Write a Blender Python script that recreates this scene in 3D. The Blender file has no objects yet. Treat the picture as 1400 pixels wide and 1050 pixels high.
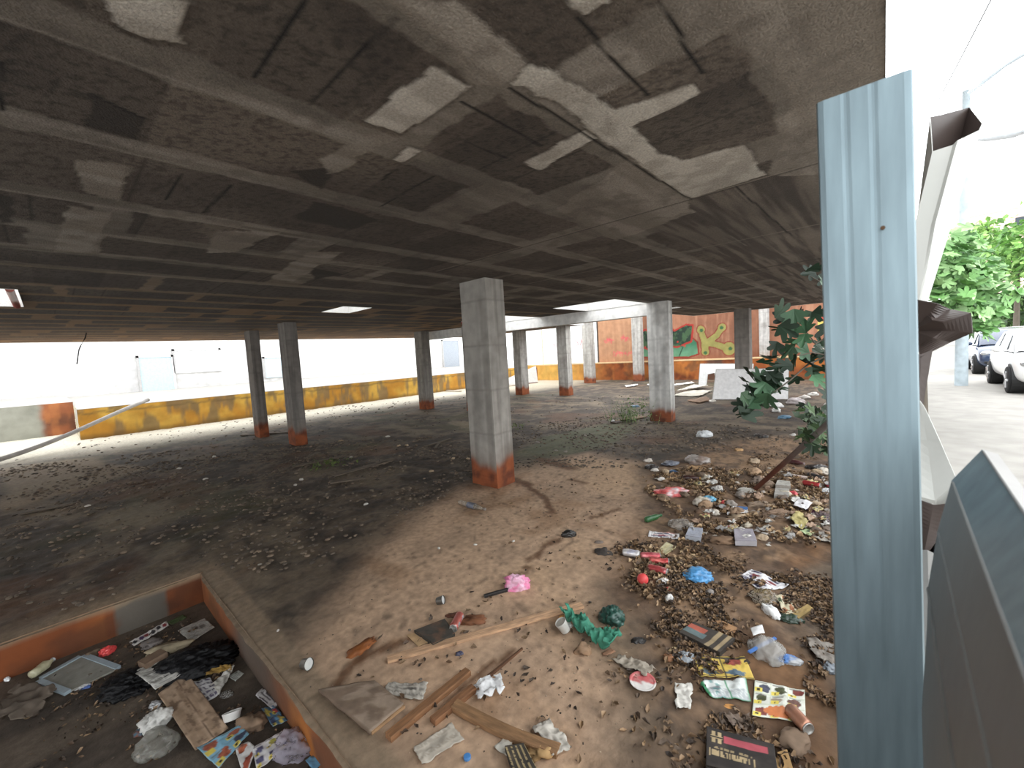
import bpy, bmesh, math, random
import numpy as np
from mathutils import Vector, Matrix

random.seed(7); RNG = np.random.default_rng(11)
SC = bpy.context.scene
COL = SC.collection

# ------------------------------------------------------------------ camera
YAW, PITCH, ROLL = math.radians(42.059), math.radians(-4.081), math.radians(-3.392)
CAM = np.array([0.0, 0.0, 1.85]); FPX = 566.47
_f = np.array([math.cos(YAW)*math.cos(PITCH), math.sin(YAW)*math.cos(PITCH), math.sin(PITCH)])
_r0 = np.array([math.sin(YAW), -math.cos(YAW), 0.0]); _u0 = np.cross(_r0, _f)
_r = _r0*math.cos(ROLL) + _u0*math.sin(ROLL); _u = -_r0*math.sin(ROLL) + _u0*math.cos(ROLL)
cd = bpy.data.cameras.new('camera'); cam = bpy.data.objects.new('camera', cd); COL.objects.link(cam)
cam.matrix_world = Matrix(((_r[0], _u[0], -_f[0], 0), (_r[1], _u[1], -_f[1], 0), (_r[2], _u[2], -_f[2], 1.85), (0, 0, 0, 1)))
cd.sensor_width = 17.3; cd.lens = 7.0; cd.clip_start = 0.02; cd.clip_end = 500
cd.dof.use_dof = True; cd.dof.focus_distance = 4.0; cd.dof.aperture_fstop = 2.8
SC.camera = cam

def ray(x, y): return _f + _r*(x-700)/FPX - _u*(y-525)/FPX
def gp(x, y, z=0.0):                      # where the line of sight to a measured spot meets the level z
    d = ray(x, y); return CAM + d*((z-CAM[2])/d[2])
def dp(x, y, depth): return CAM + ray(x, y)*depth
def depth_of(p): return float((np.array(p)-CAM) @ _f)

# ------------------------------------------------------------------ noise
def _hash(ix, iy, s):
    h = (ix.astype(np.int64)*374761393 + iy.astype(np.int64)*668265263 + s*982451653) & 0x7fffffff
    h = ((h ^ (h >> 13))*1274126177) & 0x7fffffff
    return ((h ^ (h >> 16)) & 0xffff)/65535.0
def vn(x, y, s=0):
    x = np.asarray(x, float); y = np.asarray(y, float)
    ix = np.floor(x); iy = np.floor(y); fx = x-ix; fy = y-iy
    fx = fx*fx*(3-2*fx); fy = fy*fy*(3-2*fy)
    a = _hash(ix, iy, s); b = _hash(ix+1, iy, s); c = _hash(ix, iy+1, s); d = _hash(ix+1, iy+1, s)
    return (a*(1-fx)+b*fx)*(1-fy) + (c*(1-fx)+d*fx)*fy
def fbm(x, y, s=0, o=4):
    t = 0; a = .5; n = 0
    for i in range(o):
        t = t + a*vn(x*2**i, y*2**i, s+i*17); n += a; a *= .5
    return t/n
def sstep(a, b, x): t = np.clip((x-a)/(b-a), 0, 1); return t*t*(3-2*t)
def in_poly(X, Y, poly):
    r = np.zeros(X.shape, bool); n = len(poly)
    for i in range(n):
        x1, y1 = poly[i][:2]; x2, y2 = poly[(i+1) % n][:2]
        if y1 == y2: continue
        c = ((y1 > Y) != (y2 > Y)) & (X < (x2-x1)*(Y-y1)/(y2-y1)+x1)
        r ^= c
    return r
def seg_dist(X, Y, a, b):
    ax, ay = a[:2]; bx, by = b[:2]; dx, dy = bx-ax, by-ay
    t = np.clip(((X-ax)*dx+(Y-ay)*dy)/max(dx*dx+dy*dy, 1e-12), 0, 1)
    return np.hypot(X-ax-t*dx, Y-ay-t*dy)
def poly_sd(X, Y, poly):
    d = np.full(X.shape, 1e9)
    for i in range(len(poly)): d = np.minimum(d, seg_dist(X, Y, poly[i], poly[(i+1) % len(poly)]))
    return np.where(in_poly(X, Y, poly), d, -d)
def line_d(X, Y, pts):
    d = np.full(np.shape(X), 1e9)
    for a, b in zip(pts[:-1], pts[1:]): d = np.minimum(d, seg_dist(X, Y, a, b))
    return d
def S(r, g, b):                            # 0-255 sRGB -> linear
    f = lambda c: c/12.92 if c <= .04045 else ((c+.055)/1.055)**2.4
    return np.array([f(r/255), f(g/255), f(b/255)])
def mixc(a, b, t): t = np.asarray(t)[..., None]; return a*(1-t)+b*t

# ------------------------------------------------------------------ materials
MATS = {}
def mat(name, color=None, rough=.85, metal=0., nscale=6., namt=.25, bscale=40., bstr=.15, bdist=.01, attr=False, trans=0., alpha=1., spec=.4, stretch=None, coat=0., subs=0.):
    if name in MATS: return MATS[name]
    m = bpy.data.materials.new(name); m.use_nodes = True; nt = m.node_tree; N = nt.nodes; L = nt.links
    b = N['Principled BSDF']
    tc = N.new('ShaderNodeTexCoord'); src = tc.outputs['Object']
    if stretch:
        mp = N.new('ShaderNodeMapping'); mp.inputs['Scale'].default_value = stretch; L.new(src, mp.inputs['Vector']); src = mp.outputs['Vector']
    n1 = N.new('ShaderNodeTexNoise'); n1.inputs['Scale'].default_value = nscale; n1.inputs['Detail'].default_value = 6; L.new(src, n1.inputs['Vector'])
    mr = N.new('ShaderNodeMapRange'); mr.inputs['From Min'].default_value = .3; mr.inputs['From Max'].default_value = .7
    mr.inputs['To Min'].default_value = 1-namt; mr.inputs['To Max'].default_value = 1+namt; L.new(n1.outputs['Fac'], mr.inputs['Value'])
    mx = N.new('ShaderNodeVectorMath'); mx.operation = 'SCALE'; L.new(mr.outputs['Result'], mx.inputs['Scale'])
    if attr:
        at = N.new('ShaderNodeAttribute'); at.attribute_name = 'col'; L.new(at.outputs['Color'], mx.inputs[0])
    else: mx.inputs[0].default_value = tuple(color[:3])
    L.new(mx.outputs['Vector'], b.inputs['Base Color'])
    b.inputs['Roughness'].default_value = rough; b.inputs['Metallic'].default_value = metal
    b.inputs['Specular IOR Level'].default_value = spec
    b.inputs['Transmission Weight'].default_value = trans; b.inputs['Alpha'].default_value = alpha
    if coat: b.inputs['Coat Weight'].default_value = coat; b.inputs['Coat Roughness'].default_value = .05
    if bstr:
        n2 = N.new('ShaderNodeTexNoise'); n2.inputs['Scale'].default_value = bscale; n2.inputs['Detail'].default_value = 4; L.new(src, n2.inputs['Vector'])
        bp = N.new('ShaderNodeBump'); bp.inputs['Strength'].default_value = bstr; bp.inputs['Distance'].default_value = bdist
        L.new(n2.outputs['Fac'], bp.inputs['Height']); L.new(bp.outputs['Normal'], b.inputs['Normal'])
    MATS[name] = m; return m
M_CONC = mat('ceiling_concrete', attr=True, rough=.9, nscale=85, namt=.2, bscale=110, bstr=.6, bdist=.012)
M_FLOOR = mat('ground_dirt', attr=True, rough=.8, nscale=18, namt=.22, bscale=60, bstr=.3, bdist=.012, spec=.3)
M_WALL = mat('painted_wall', attr=True, rough=.9, nscale=3, namt=.15, bscale=30, bstr=.25, bdist=.01)
M_COLM = mat('column_concrete', attr=True, rough=.9, nscale=7, namt=.14, bscale=90, bstr=.2, bdist=.004)
M_PAPER = mat('printed_paper', attr=True, rough=.6, nscale=25, namt=.12, bscale=60, bstr=.1, bdist=.003, spec=.35)
M_CARD = mat('cardboard_stock', attr=True, rough=.85, nscale=18, namt=.18, bscale=120, bstr=.2, bdist=.002)
M_FILM = mat('thin_plastic_film', attr=True, rough=.3, nscale=20, namt=.15, bscale=50, bstr=.5, bdist=.01, spec=.55)
M_CLEAR = mat('clear_plastic', attr=True, rough=.18, nscale=15, namt=.1, bscale=40, bstr=.4, bdist=.01, spec=.6, alpha=.5)
M_METAL = mat('litter_metal', attr=True, rough=.35, metal=.45, nscale=20, namt=.15, bscale=60, bstr=.15, bdist=.003)
M_WOOD = mat('weathered_wood', attr=True, rough=.8, nscale=6, namt=.3, bscale=20, bstr=.3, bdist=.004, stretch=(2, 14, 14))
M_LEAF = mat('leaf_matter', attr=True, rough=.7, nscale=10, namt=.3, bstr=0)
M_PLAS = mat('hard_plastic', attr=True, rough=.4, nscale=12, namt=.1, bstr=.05)
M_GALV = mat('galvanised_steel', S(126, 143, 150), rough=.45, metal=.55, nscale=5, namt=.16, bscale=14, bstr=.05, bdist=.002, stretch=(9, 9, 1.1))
M_SHEETW = mat('white_coated_sheet', S(188, 189, 184), rough=.4, nscale=8, namt=.05, bstr=.03)
M_SHEETB = mat('brown_sheet_back', S(70, 60, 56), rough=.45, nscale=8, namt=.15, bstr=.03)
M_SHEETG = mat('grey_sheet', S(132, 132, 130), rough=.4, metal=.35, nscale=6, namt=.12, bstr=.04)
M_PAVE = mat('street_pavement', S(160, 156, 150), rough=.9, nscale=3, namt=.12, bscale=60, bstr=.2)
M_GREEN = mat('green_foliage', attr=True, rough=.55, nscale=6, namt=.3, bstr=0, spec=.35)
M_GLASS = mat('car_glass', S(50, 58, 64), rough=.2, nscale=3, namt=.05, bstr=0, spec=.35)
M_BFILM = mat('black_bag_film', attr=True, rough=.5, nscale=20, namt=.2, bscale=30, bstr=.5, bdist=.02, spec=.25)
LITTER = {m.name for m in (M_PAPER, M_CARD, M_FILM, M_CLEAR, M_METAL, M_PLAS)}
M_CPW = mat('white_car_paint', S(238, 238, 238), rough=.25, nscale=2, namt=.02, bstr=0, coat=.6)
M_CPB = mat('blue_car_paint', S(44, 58, 84), rough=.25, nscale=2, namt=.03, bstr=0, coat=.6)
M_RUB = mat('tyre_rubber', S(32, 32, 33), rough=.8, nscale=20, namt=.1, bstr=.1)
M_CHR = mat('bright_trim', S(190, 192, 195), rough=.25, metal=.8, nscale=5, namt=.05, bstr=0)
M_BLACK = mat('black_trim', S(26, 26, 27), rough=.5, nscale=9, namt=.1, bstr=.03)

# ------------------------------------------------------------------ object helpers
def link(name, me, parent=None, loc=None):
    o = bpy.data.objects.new(name, me); COL.objects.link(o)
    if parent is not None: o.parent = parent
    if loc is not None: o.location = tuple(float(c) for c in loc)
    return o
def tag(o, label=None, cat=None, group=None, kind=None):
    if label: o['label'] = label
    if cat: o['category'] = cat
    if group: o['group'] = group
    if kind: o['kind'] = kind
    return o
def thing(name, label, cat, loc=(0, 0, 0), group=None):
    return tag(link(name, None, None, loc), label, cat, group)
def mesh_np(name, V, F, m, cols=None, smooth=False, mi=None):
    me = bpy.data.meshes.new(name); V = np.asarray(V, float)
    if isinstance(F, np.ndarray):
        k = F.shape[1]; n = len(F)
        me.vertices.add(len(V)); me.vertices.foreach_set('co', V.ravel())
        me.loops.add(n*k); me.loops.foreach_set('vertex_index', F.astype(np.int32).ravel())
        me.polygons.add(n); me.polygons.foreach_set('loop_start', np.arange(0, n*k, k, dtype=np.int32))
        me.update(calc_edges=True); me.validate()
    else:
        me.from_pydata([tuple(v) for v in V], [], [tuple(int(i) for i in f) for f in F]); me.update()
    if cols is not None:
        c = np.asarray(cols, float)
        if c.ndim == 1: c = np.tile(c, (len(V), 1))
        if not isinstance(m, (list, tuple)) and m.name in LITTER:   # weathered, dusty colours
            g = c.mean(1, keepdims=True); c = (g+.80*(c-g))*.9+.02*np.array([.5, .4, .3])
        a = me.attributes.new('col', 'FLOAT_COLOR', 'POINT')
        a.data.foreach_set('color', np.concatenate([np.clip(c[:, :3], 0, 1), np.ones((len(V), 1))], 1).astype(np.float32).ravel())
    for mm in (m if isinstance(m, (list, tuple)) else [m]): me.materials.append(mm)
    if mi is not None: me.polygons.foreach_set('material_index', np.asarray(mi, np.int32))
    if smooth: me.polygons.foreach_set('use_smooth', np.ones(len(me.polygons), bool))
    return me
class MB:                                   # collects shapes into one mesh
    def __init__(s): s.v = []; s.f = []; s.c = []
    def add(s, V, F, col=(.5, .5, .5)):
        b = len(s.v); V = [tuple(float(c) for c in v) for v in V]; s.v += V; s.f += [tuple(int(i)+b for i in f) for f in F]
        col = np.asarray(col, float)
        s.c += [tuple(col)]*len(V) if col.ndim == 1 else [tuple(c) for c in col]
        return s
    def box(s, lo, hi, col=(.5, .5, .5), R=None, at=(0, 0, 0)):
        (x0, y0, z0), (x1, y1, z1) = lo, hi
        V = [(x0, y0, z0), (x1, y0, z0), (x1, y1, z0), (x0, y1, z0), (x0, y0, z1), (x1, y0, z1), (x1, y1, z1), (x0, y1, z1)]
        if R is not None: V = [tuple(R @ Vector(v) + Vector(at)) for v in V]
        return s.add(V, [(3, 2, 1, 0), (4, 5, 6, 7), (0, 1, 5, 4), (1, 2, 6, 5), (2, 3, 7, 6), (3, 0, 4, 7)], col)
    def tube(s, pts, r, col=(.5, .5, .5), n=10, cap=True):
        P = [Vector(tuple(map(float, p))) for p in pts]; rs = r if isinstance(r, (list, tuple)) else [r]*len(P)
        V = []; F = []
        for i, p in enumerate(P):
            t = (P[min(i+1, len(P)-1)]-P[max(i-1, 0)]).normalized()
            a = t.cross(Vector((0, 0, 1)) if abs(t.z) < .9 else Vector((1, 0, 0))).normalized(); b = t.cross(a)
            for k in range(n):
                w = 2*math.pi*k/n; V.append(p+(a*math.cos(w)+b*math.sin(w))*rs[i])
        for i in range(len(P)-1):
            for k in range(n): F.append((i*n+k, i*n+(k+1) % n, (i+1)*n+(k+1) % n, (i+1)*n+k))
        if cap: F += [tuple(range(n)), tuple(range((len(P)-1)*n, len(P)*n))[::-1]]
        return s.add(V, F, col)
    def build(s, name, m, parent=None, loc=None, smooth=False):
        me = bpy.data.meshes.new(name); me.from_pydata(s.v, [], s.f); me.update()
        a = me.attributes.new('col', 'FLOAT_COLOR', 'POINT')
        a.data.foreach_set('color', np.concatenate([np.clip(np.array(s.c), 0, 1), np.ones((len(s.v), 1))], 1).astype(np.float32).ravel())
        me.materials.append(m)
        if smooth: me.polygons.foreach_set('use_smooth', np.ones(len(me.polygons), bool))
        return link(name, me, parent, loc)
def bevel(o, w=.01, seg=2):
    b = o.modifiers.new('bevel', 'BEVEL'); b.width = w; b.segments = seg; b.limit_method = 'ANGLE'; return o
def solid(o, t=.0015, off=1):
    b = o.modifiers.new('solid', 'SOLIDIFY'); b.thickness = t; b.offset = off; return o
def grid_faces(nx, ny, keep=None):
    i, j = np.meshgrid(np.arange(nx-1), np.arange(ny-1), indexing='ij')
    F = np.stack([i*ny+j, (i+1)*ny+j, (i+1)*ny+j+1, i*ny+j+1], -1).reshape(-1, 4)
    return F if keep is None else F[keep.ravel()]
def steps(*segs):                           # (start, end, step) chains -> sorted unique lines
    a = np.concatenate([np.arange(s, e-1e-6, d) for s, e, d in segs]+[[segs[-1][1]]]); return a
def with_lines(a, extra): 
    a = list(a)
    for e in extra:
        k = int(np.argmin([abs(q-e) for q in a])); a[k] = e
    return np.array(sorted(a))

# ------------------------------------------------------------------ floor
PIT_X, PIT_Y, PIT_Z = .76, 4.72, -.28
tan_poly = [gp(*q)[:2] for q in [(575, 692), (655, 665), (700, 645), (760, 628), (810, 618), (875, 632), (890, 668), (880, 720), (840, 790), (850, 850), (830, 900), (850, 960), (850, 1049), (820, 1400), (560, 1400), (470, 1049), (436, 985), (400, 915), (450, 820), (520, 740)]]
brown_poly = [gp(*q)[:2] for q in [(870, 640), (1000, 600), (1150, 590), (1160, 1049), (1160, 1400), (860, 1400), (900, 1000), (850, 900), (850, 760)]]
wet_poly = [gp(*q)[:2] for q in [(1090, 735), (1150, 740), (1150, 815), (1080, 790)]]
wet_poly2 = [gp(*q)[:2] for q in [(985, 860), (1060, 850), (1110, 890), (1150, 950), (1150, 1200), (1080, 1200), (960, 1049), (1000, 960)]]
stains = [([(456, 942), (485, 906), (520, 888), (567, 872)], .045), ([(505, 880), (490, 905)], .04), ([(700, 655), (722, 663)], .11), ([(722, 665), (745, 682), (755, 700)], .06), ([(720, 766), (733, 763)], .04), ([(716, 778), (730, 776)], .03), ([(700, 787), (716, 784)], .04), ([(735, 760), (745, 745), (765, 738)], .05), ([(810, 708), (846, 696)], .05), ([(740, 628), (780, 640)], .16), ([(780, 655), (800, 661)], .06), ([(585, 865), (570, 870)], .06), ([(600, 960), (700, 890)], .03)]
stains = [([gp(*p)[:2] for p in L], w) for L, w in stains]
lightp = [gp(*q)[:2] for q in [(360, 712), (395, 702), (420, 712), (385, 722)]]
lightp2 = [gp(*q)[:2] for q in [(0, 640), (120, 625), (200, 640), (120, 668), (0, 700)]]
def floor_h(X, Y):
    X = np.asarray(X, float); Y = np.asarray(Y, float)
    t = sstep(-.3, .5, poly_sd(X, Y, tan_poly))
    h = .012*(fbm(X*2, Y*2, 3)-.5) + (1-t)*(.035*(fbm(X*5, Y*5, 5)-.5) + .02*(vn(X*14, Y*14, 9)-.5))
    h = h + .03*np.exp(-((Y-5.3)/.5)**2)*(X < 1.0)*0
    return h
def floor_col(X, Y):
    wx = X+.5*(fbm(X*1.3, Y*1.3, 21)-.5); wy = Y+.5*(fbm(X*1.3, Y*1.3, 33)-.5)
    n = fbm(X*3, Y*3, 41); n2 = fbm(X*.7, Y*.7, 51); n3 = fbm(X*11, Y*11, 61, 3); n4 = vn(X*24, Y*24, 66)
    dark = mixc(S(68, 59, 51), S(102, 89, 75), sstep(.38, .68, n))
    dark = mixc(dark, S(50, 45, 41), sstep(.5, .75, n3)*.75)
    dark = mixc(dark, S(82, 80, 54), sstep(.58, .74, n2)*.45*sstep(3.5, 6, Y))
    dark = mixc(dark, S(126, 112, 94), sstep(.55, .75, fbm(X*1.6, Y*.8, 77))*.6)
    dark = mixc(dark, S(104, 74, 54), sstep(.58, .75, fbm(X*.9+7, Y*.9, 79))*.5)
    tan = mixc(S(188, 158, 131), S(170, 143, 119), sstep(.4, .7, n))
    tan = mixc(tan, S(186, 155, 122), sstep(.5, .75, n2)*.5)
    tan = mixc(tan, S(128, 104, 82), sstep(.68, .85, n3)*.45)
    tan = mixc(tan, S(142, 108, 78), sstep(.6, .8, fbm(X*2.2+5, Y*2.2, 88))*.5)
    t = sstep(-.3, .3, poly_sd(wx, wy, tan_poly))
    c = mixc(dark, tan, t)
    br = mixc(S(138, 112, 88), S(104, 84, 68), sstep(.4, .65, n)); br = mixc(br, S(70, 58, 49), sstep(.47, .7, n3)*.75)
    c = mixc(c, br, sstep(-.1, .35, poly_sd(wx, wy, brown_poly))*(1-.6*t))
    for P in (wet_poly, wet_poly2): c = mixc(c, mixc(S(112, 82, 56), S(84, 62, 45), sstep(.4, .65, n)), sstep(-.05, .15, poly_sd(wx, wy, P))*.9)
    # dusty bands along the pit rim; pale patches, the far-left one painted-in light
    rim = np.maximum(np.exp(-(np.maximum(Y-PIT_Y, 0)/.22)**2)*(X < PIT_X+.15), np.exp(-(np.maximum(X-PIT_X, 0)/.14)**2)*(Y < PIT_Y+.1))
    c = mixc(c, S(136, 118, 98), rim*sstep(.3, .5, n+.15)*.85)
    for P in (lightp, lightp2): c = mixc(c, S(150, 132, 108), sstep(-.1, .2, poly_sd(wx, wy, P))*.7)
    c = mixc(c, S(214, 207, 190), sstep(13.6, 16.5, wy)*.85)  # daylight near the far wall painted into the floor colour
    c = mixc(c, S(170, 160, 140), sstep(13, 17, wx)*sstep(11.5, 14, wy)*.8)  # open far corner painted paler, as daylit floor
    c = mixc(c, S(96, 98, 72), sstep(.3, 0, np.hypot((wx-7.4)/2.4, (wy-4.7)/1.0)-.6)*.7)
    for L, w in stains:
        d = line_d(X+.05*(vn(X*16, Y*16, 5)-.5), Y+.05*(vn(X*16, Y*16, 6)-.5), L)
        c = mixc(c, S(96, 66, 44), sstep(w*1.2, w*.3, d)*.85)
    c = mixc(c, S(70, 60, 52), sstep(.78, .9, n4)*t*.5)
    return c
fx = with_lines(steps((-14, -3, .6), (-3, -.5, .12), (-.5, 4.5, .035), (4.5, 8, .07), (8, 14, .14), (14, 22.4, .28)), [PIT_X, 22.0])
fy = with_lines(steps((-.2, 6.4, .035), (6.4, 10, .07), (10, 15, .14), (15, 22, .25)), [PIT_Y])
GX, GY = np.meshgrid(fx, fy, indexing='ij')
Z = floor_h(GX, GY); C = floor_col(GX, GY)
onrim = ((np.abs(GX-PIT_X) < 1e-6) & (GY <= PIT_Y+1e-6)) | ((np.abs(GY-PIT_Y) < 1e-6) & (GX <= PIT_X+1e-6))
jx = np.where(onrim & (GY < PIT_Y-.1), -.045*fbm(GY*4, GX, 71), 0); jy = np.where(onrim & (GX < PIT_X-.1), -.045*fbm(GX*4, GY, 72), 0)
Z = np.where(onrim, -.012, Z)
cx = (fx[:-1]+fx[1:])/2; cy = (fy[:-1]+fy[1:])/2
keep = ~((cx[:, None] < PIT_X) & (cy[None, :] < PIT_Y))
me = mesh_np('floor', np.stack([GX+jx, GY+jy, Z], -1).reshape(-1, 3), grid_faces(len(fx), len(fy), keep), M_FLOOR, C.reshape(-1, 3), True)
tag(link('floor', me), kind='structure')
# pit floor
px_ = steps((-6, -1, .3), (-1, PIT_X+.06, .04)); py_ = steps((-.2, PIT_Y+.06, .04))
GX, GY = np.meshgrid(px_, py_, indexing='ij')
c = mixc(S(98, 87, 76), S(74, 66, 59), sstep(.4, .65, fbm(GX*3, GY*3, 91))); c = mixc(c, S(96, 86, 76), sstep(.55, .75, fbm(GX*6, GY*6, 95))*.5)
me = mesh_np('floor', np.stack([GX, GY, PIT_Z+.015*(fbm(GX*6, GY*6, 97)-.5)], -1).reshape(-1, 3), grid_faces(len(px_), len(py_)), M_FLOOR, c.reshape(-1, 3), True)
tag(link('floor', me), kind='structure')
def wall_grid(name, a, b, z0, z1, colf, du=.05, dz=.04, m=None, bump=0.01, lean=0):
    L = math.hypot(b[0]-a[0], b[1]-a[1]); nu = max(2, int(L/du)+1); nz = max(2, int((z1-z0)/dz)+1)
    u = np.linspace(0, L, nu); z = np.linspace(z0, z1, nz); U, ZZ = np.meshgrid(u, z, indexing='ij')
    d = ((b[0]-a[0])/L, (b[1]-a[1])/L); nrm = (-d[1], d[0])
    off = bump*(fbm(U*2, ZZ*2, 13)-.5) + lean*(ZZ-z0)
    V = np.stack([a[0]+d[0]*U+nrm[0]*off, a[1]+d[1]*U+nrm[1]*off, ZZ], -1).reshape(-1, 3)
    me = mesh_np(name, V, grid_faces(nu, nz), m or M_WALL, colf(U, ZZ).reshape(-1, 3), True)
    return tag(link(name, me), kind='structure')
def rust(U, z, s, k=1.0):
    n = fbm(U*2.2, z*2.2, s); n2 = fbm(U*5, z*1.5, s+7)
    c = mixc(S(140, 75, 36), S(104, 54, 28), sstep(.4, .65, n)); c = mixc(c, S(172, 104, 50), sstep(.55, .75, n2)*.55)
    return c
def pit_back(U, z):        # U runs from x = -6 to the corner
    c = mixc(rust(U, z, 101), S(66, 44, 32), .3+.4*sstep(.4, .65, fbm(U*3, z*5, 77))); x = U-6
    g = sstep(.18, .2, x+.03*vn(z*20, x, 4))*sstep(.53, .5, x+.03*vn(z*20, x, 8)); c = mixc(c, S(92, 86, 78), g)
    c = mixc(c, S(140, 120, 98), sstep(-.07, -.02, z+.05*(fbm(U*6, z*6, 5)-.5))*.8); return c
wall_grid('wall_pit_back', (-6, PIT_Y), (PIT_X+.03, PIT_Y), PIT_Z-.03, 0.0, pit_back, .03, .02)
def pit_right(U, z):       # U runs from the corner towards the camera
    c = mixc(mixc(rust(U, z, 111), S(124, 84, 56), .4), S(66, 50, 40), .45*sstep(.4, .65, fbm(U*3, z*5, 78))); c = mixc(c, S(84, 76, 68), sstep(.8, 1.3, U)*sstep(2.1, 1.6, U)*.85)
    c = mixc(c, S(190, 116, 46), sstep(2.0, 2.5, U)*.7*sstep(.35, .6, fbm(U*3, z*3, 4)))
    c = mixc(c, S(130, 112, 92), sstep(-.1, -.01, z+.06*(fbm(U*5, z*5, 6)-.5))*.85); return c
wall_grid('wall_pit_right', (PIT_X, PIT_Y+.02), (PIT_X, -.2), PIT_Z-.03, 0.0, pit_right, .03, .02)

# ------------------------------------------------------------------ ceiling slab
H = 2.90; TH = .32
ribs = [.30, 1.08, 1.82, 2.57, 3.48, 4.22, 4.96, 5.7, 6.8] + [6.8+.74*k for k in range(1, 14)]
holes = [(-1.2, -.15, 7.2, 8.8), (3.65, 4.22, 7.3, 8.2), (8.22, 9.82, 4.3, 5.95), (8.22, 9.82, 7.6, 9.3), (11.8, 12.15, 4.3, 4.6)]
SX0, SX1, SY1 = -12., 16.5, 16.6
cut = [(10.1, 16.5, 5.4, 9.4), (15.1, 16.5, 9.4, 16.6)]
def wp(L): return [gp(*q, H)[:2] for q in L]
patches = [wp(P) for P in [[(500, 165), (590, 90), (640, 118), (615, 140), (545, 182)], [(145, 0), (265, 0), (245, 60), (150, 25)],
    [(697, 117), (730, 90), (750, 95), (840, 152), (945, 112), (960, 127), (870, 170), (900, 210), (935, 220), (1015, 197), (1045, 240), (942, 272), (725, 118)],
    [(770, 0), (835, 0), (790, 25)], [(535, 216), (555, 200), (572, 205), (550, 221)], [(715, 220), (800, 175), (815, 185), (740, 232)]]]
concr = [wp(P) for P in [[(1030, 0), (1210, 0), (1210, 120), (1150, 240), (1045, 240), (1075, 190), (1085, 105), (1035, 60)], [(525, 0), (700, 125), (730, 92), (620, 0)], [(640, 118), (700, 122), (600, 20)], [(760, 285), (885, 200), (950, 290), (840, 330)], [(90, 280), (150, 290), (125, 345), (75, 345)], [(105, 220), (180, 227), (160, 275), (107, 260)], [(295, 315), (385, 317), (320, 345), (280, 345)], [(435, 215), (520, 180), (540, 190), (450, 240)], [(420, 345), (470, 345), (400, 385), (370, 380)]]]
darkp = [wp(P) for P in [[(125, 130), (200, 165), (185, 190), (110, 170)], [(395, 235), (465, 225), (440, 260)], [(430, 275), (520, 300), (480, 315), (400, 300)], [(0, 265), (20, 270), (20, 305), (0, 305)], [(420, 365), (470, 375), (430, 382)]]]
seams = [wp(P) for P in [[(425, 142), (540, 25)], [(345, 105), (415, 0)], [(787, 25), (885, 132)], [(900, 0), (960, 100)], [(632, 140), (740, 200)], [(640, 195), (692, 217)], [(0, 85), (2, 150)], [(248, 238), (226, 274)], [(315, 253), (278, 292)], [(592, 242), (520, 282)], [(548, 226), (522, 246)], [(697, 120), (945, 273)], [(125, 130), (198, 163)], [(1005, 255), (1082, 322)]]]
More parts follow.
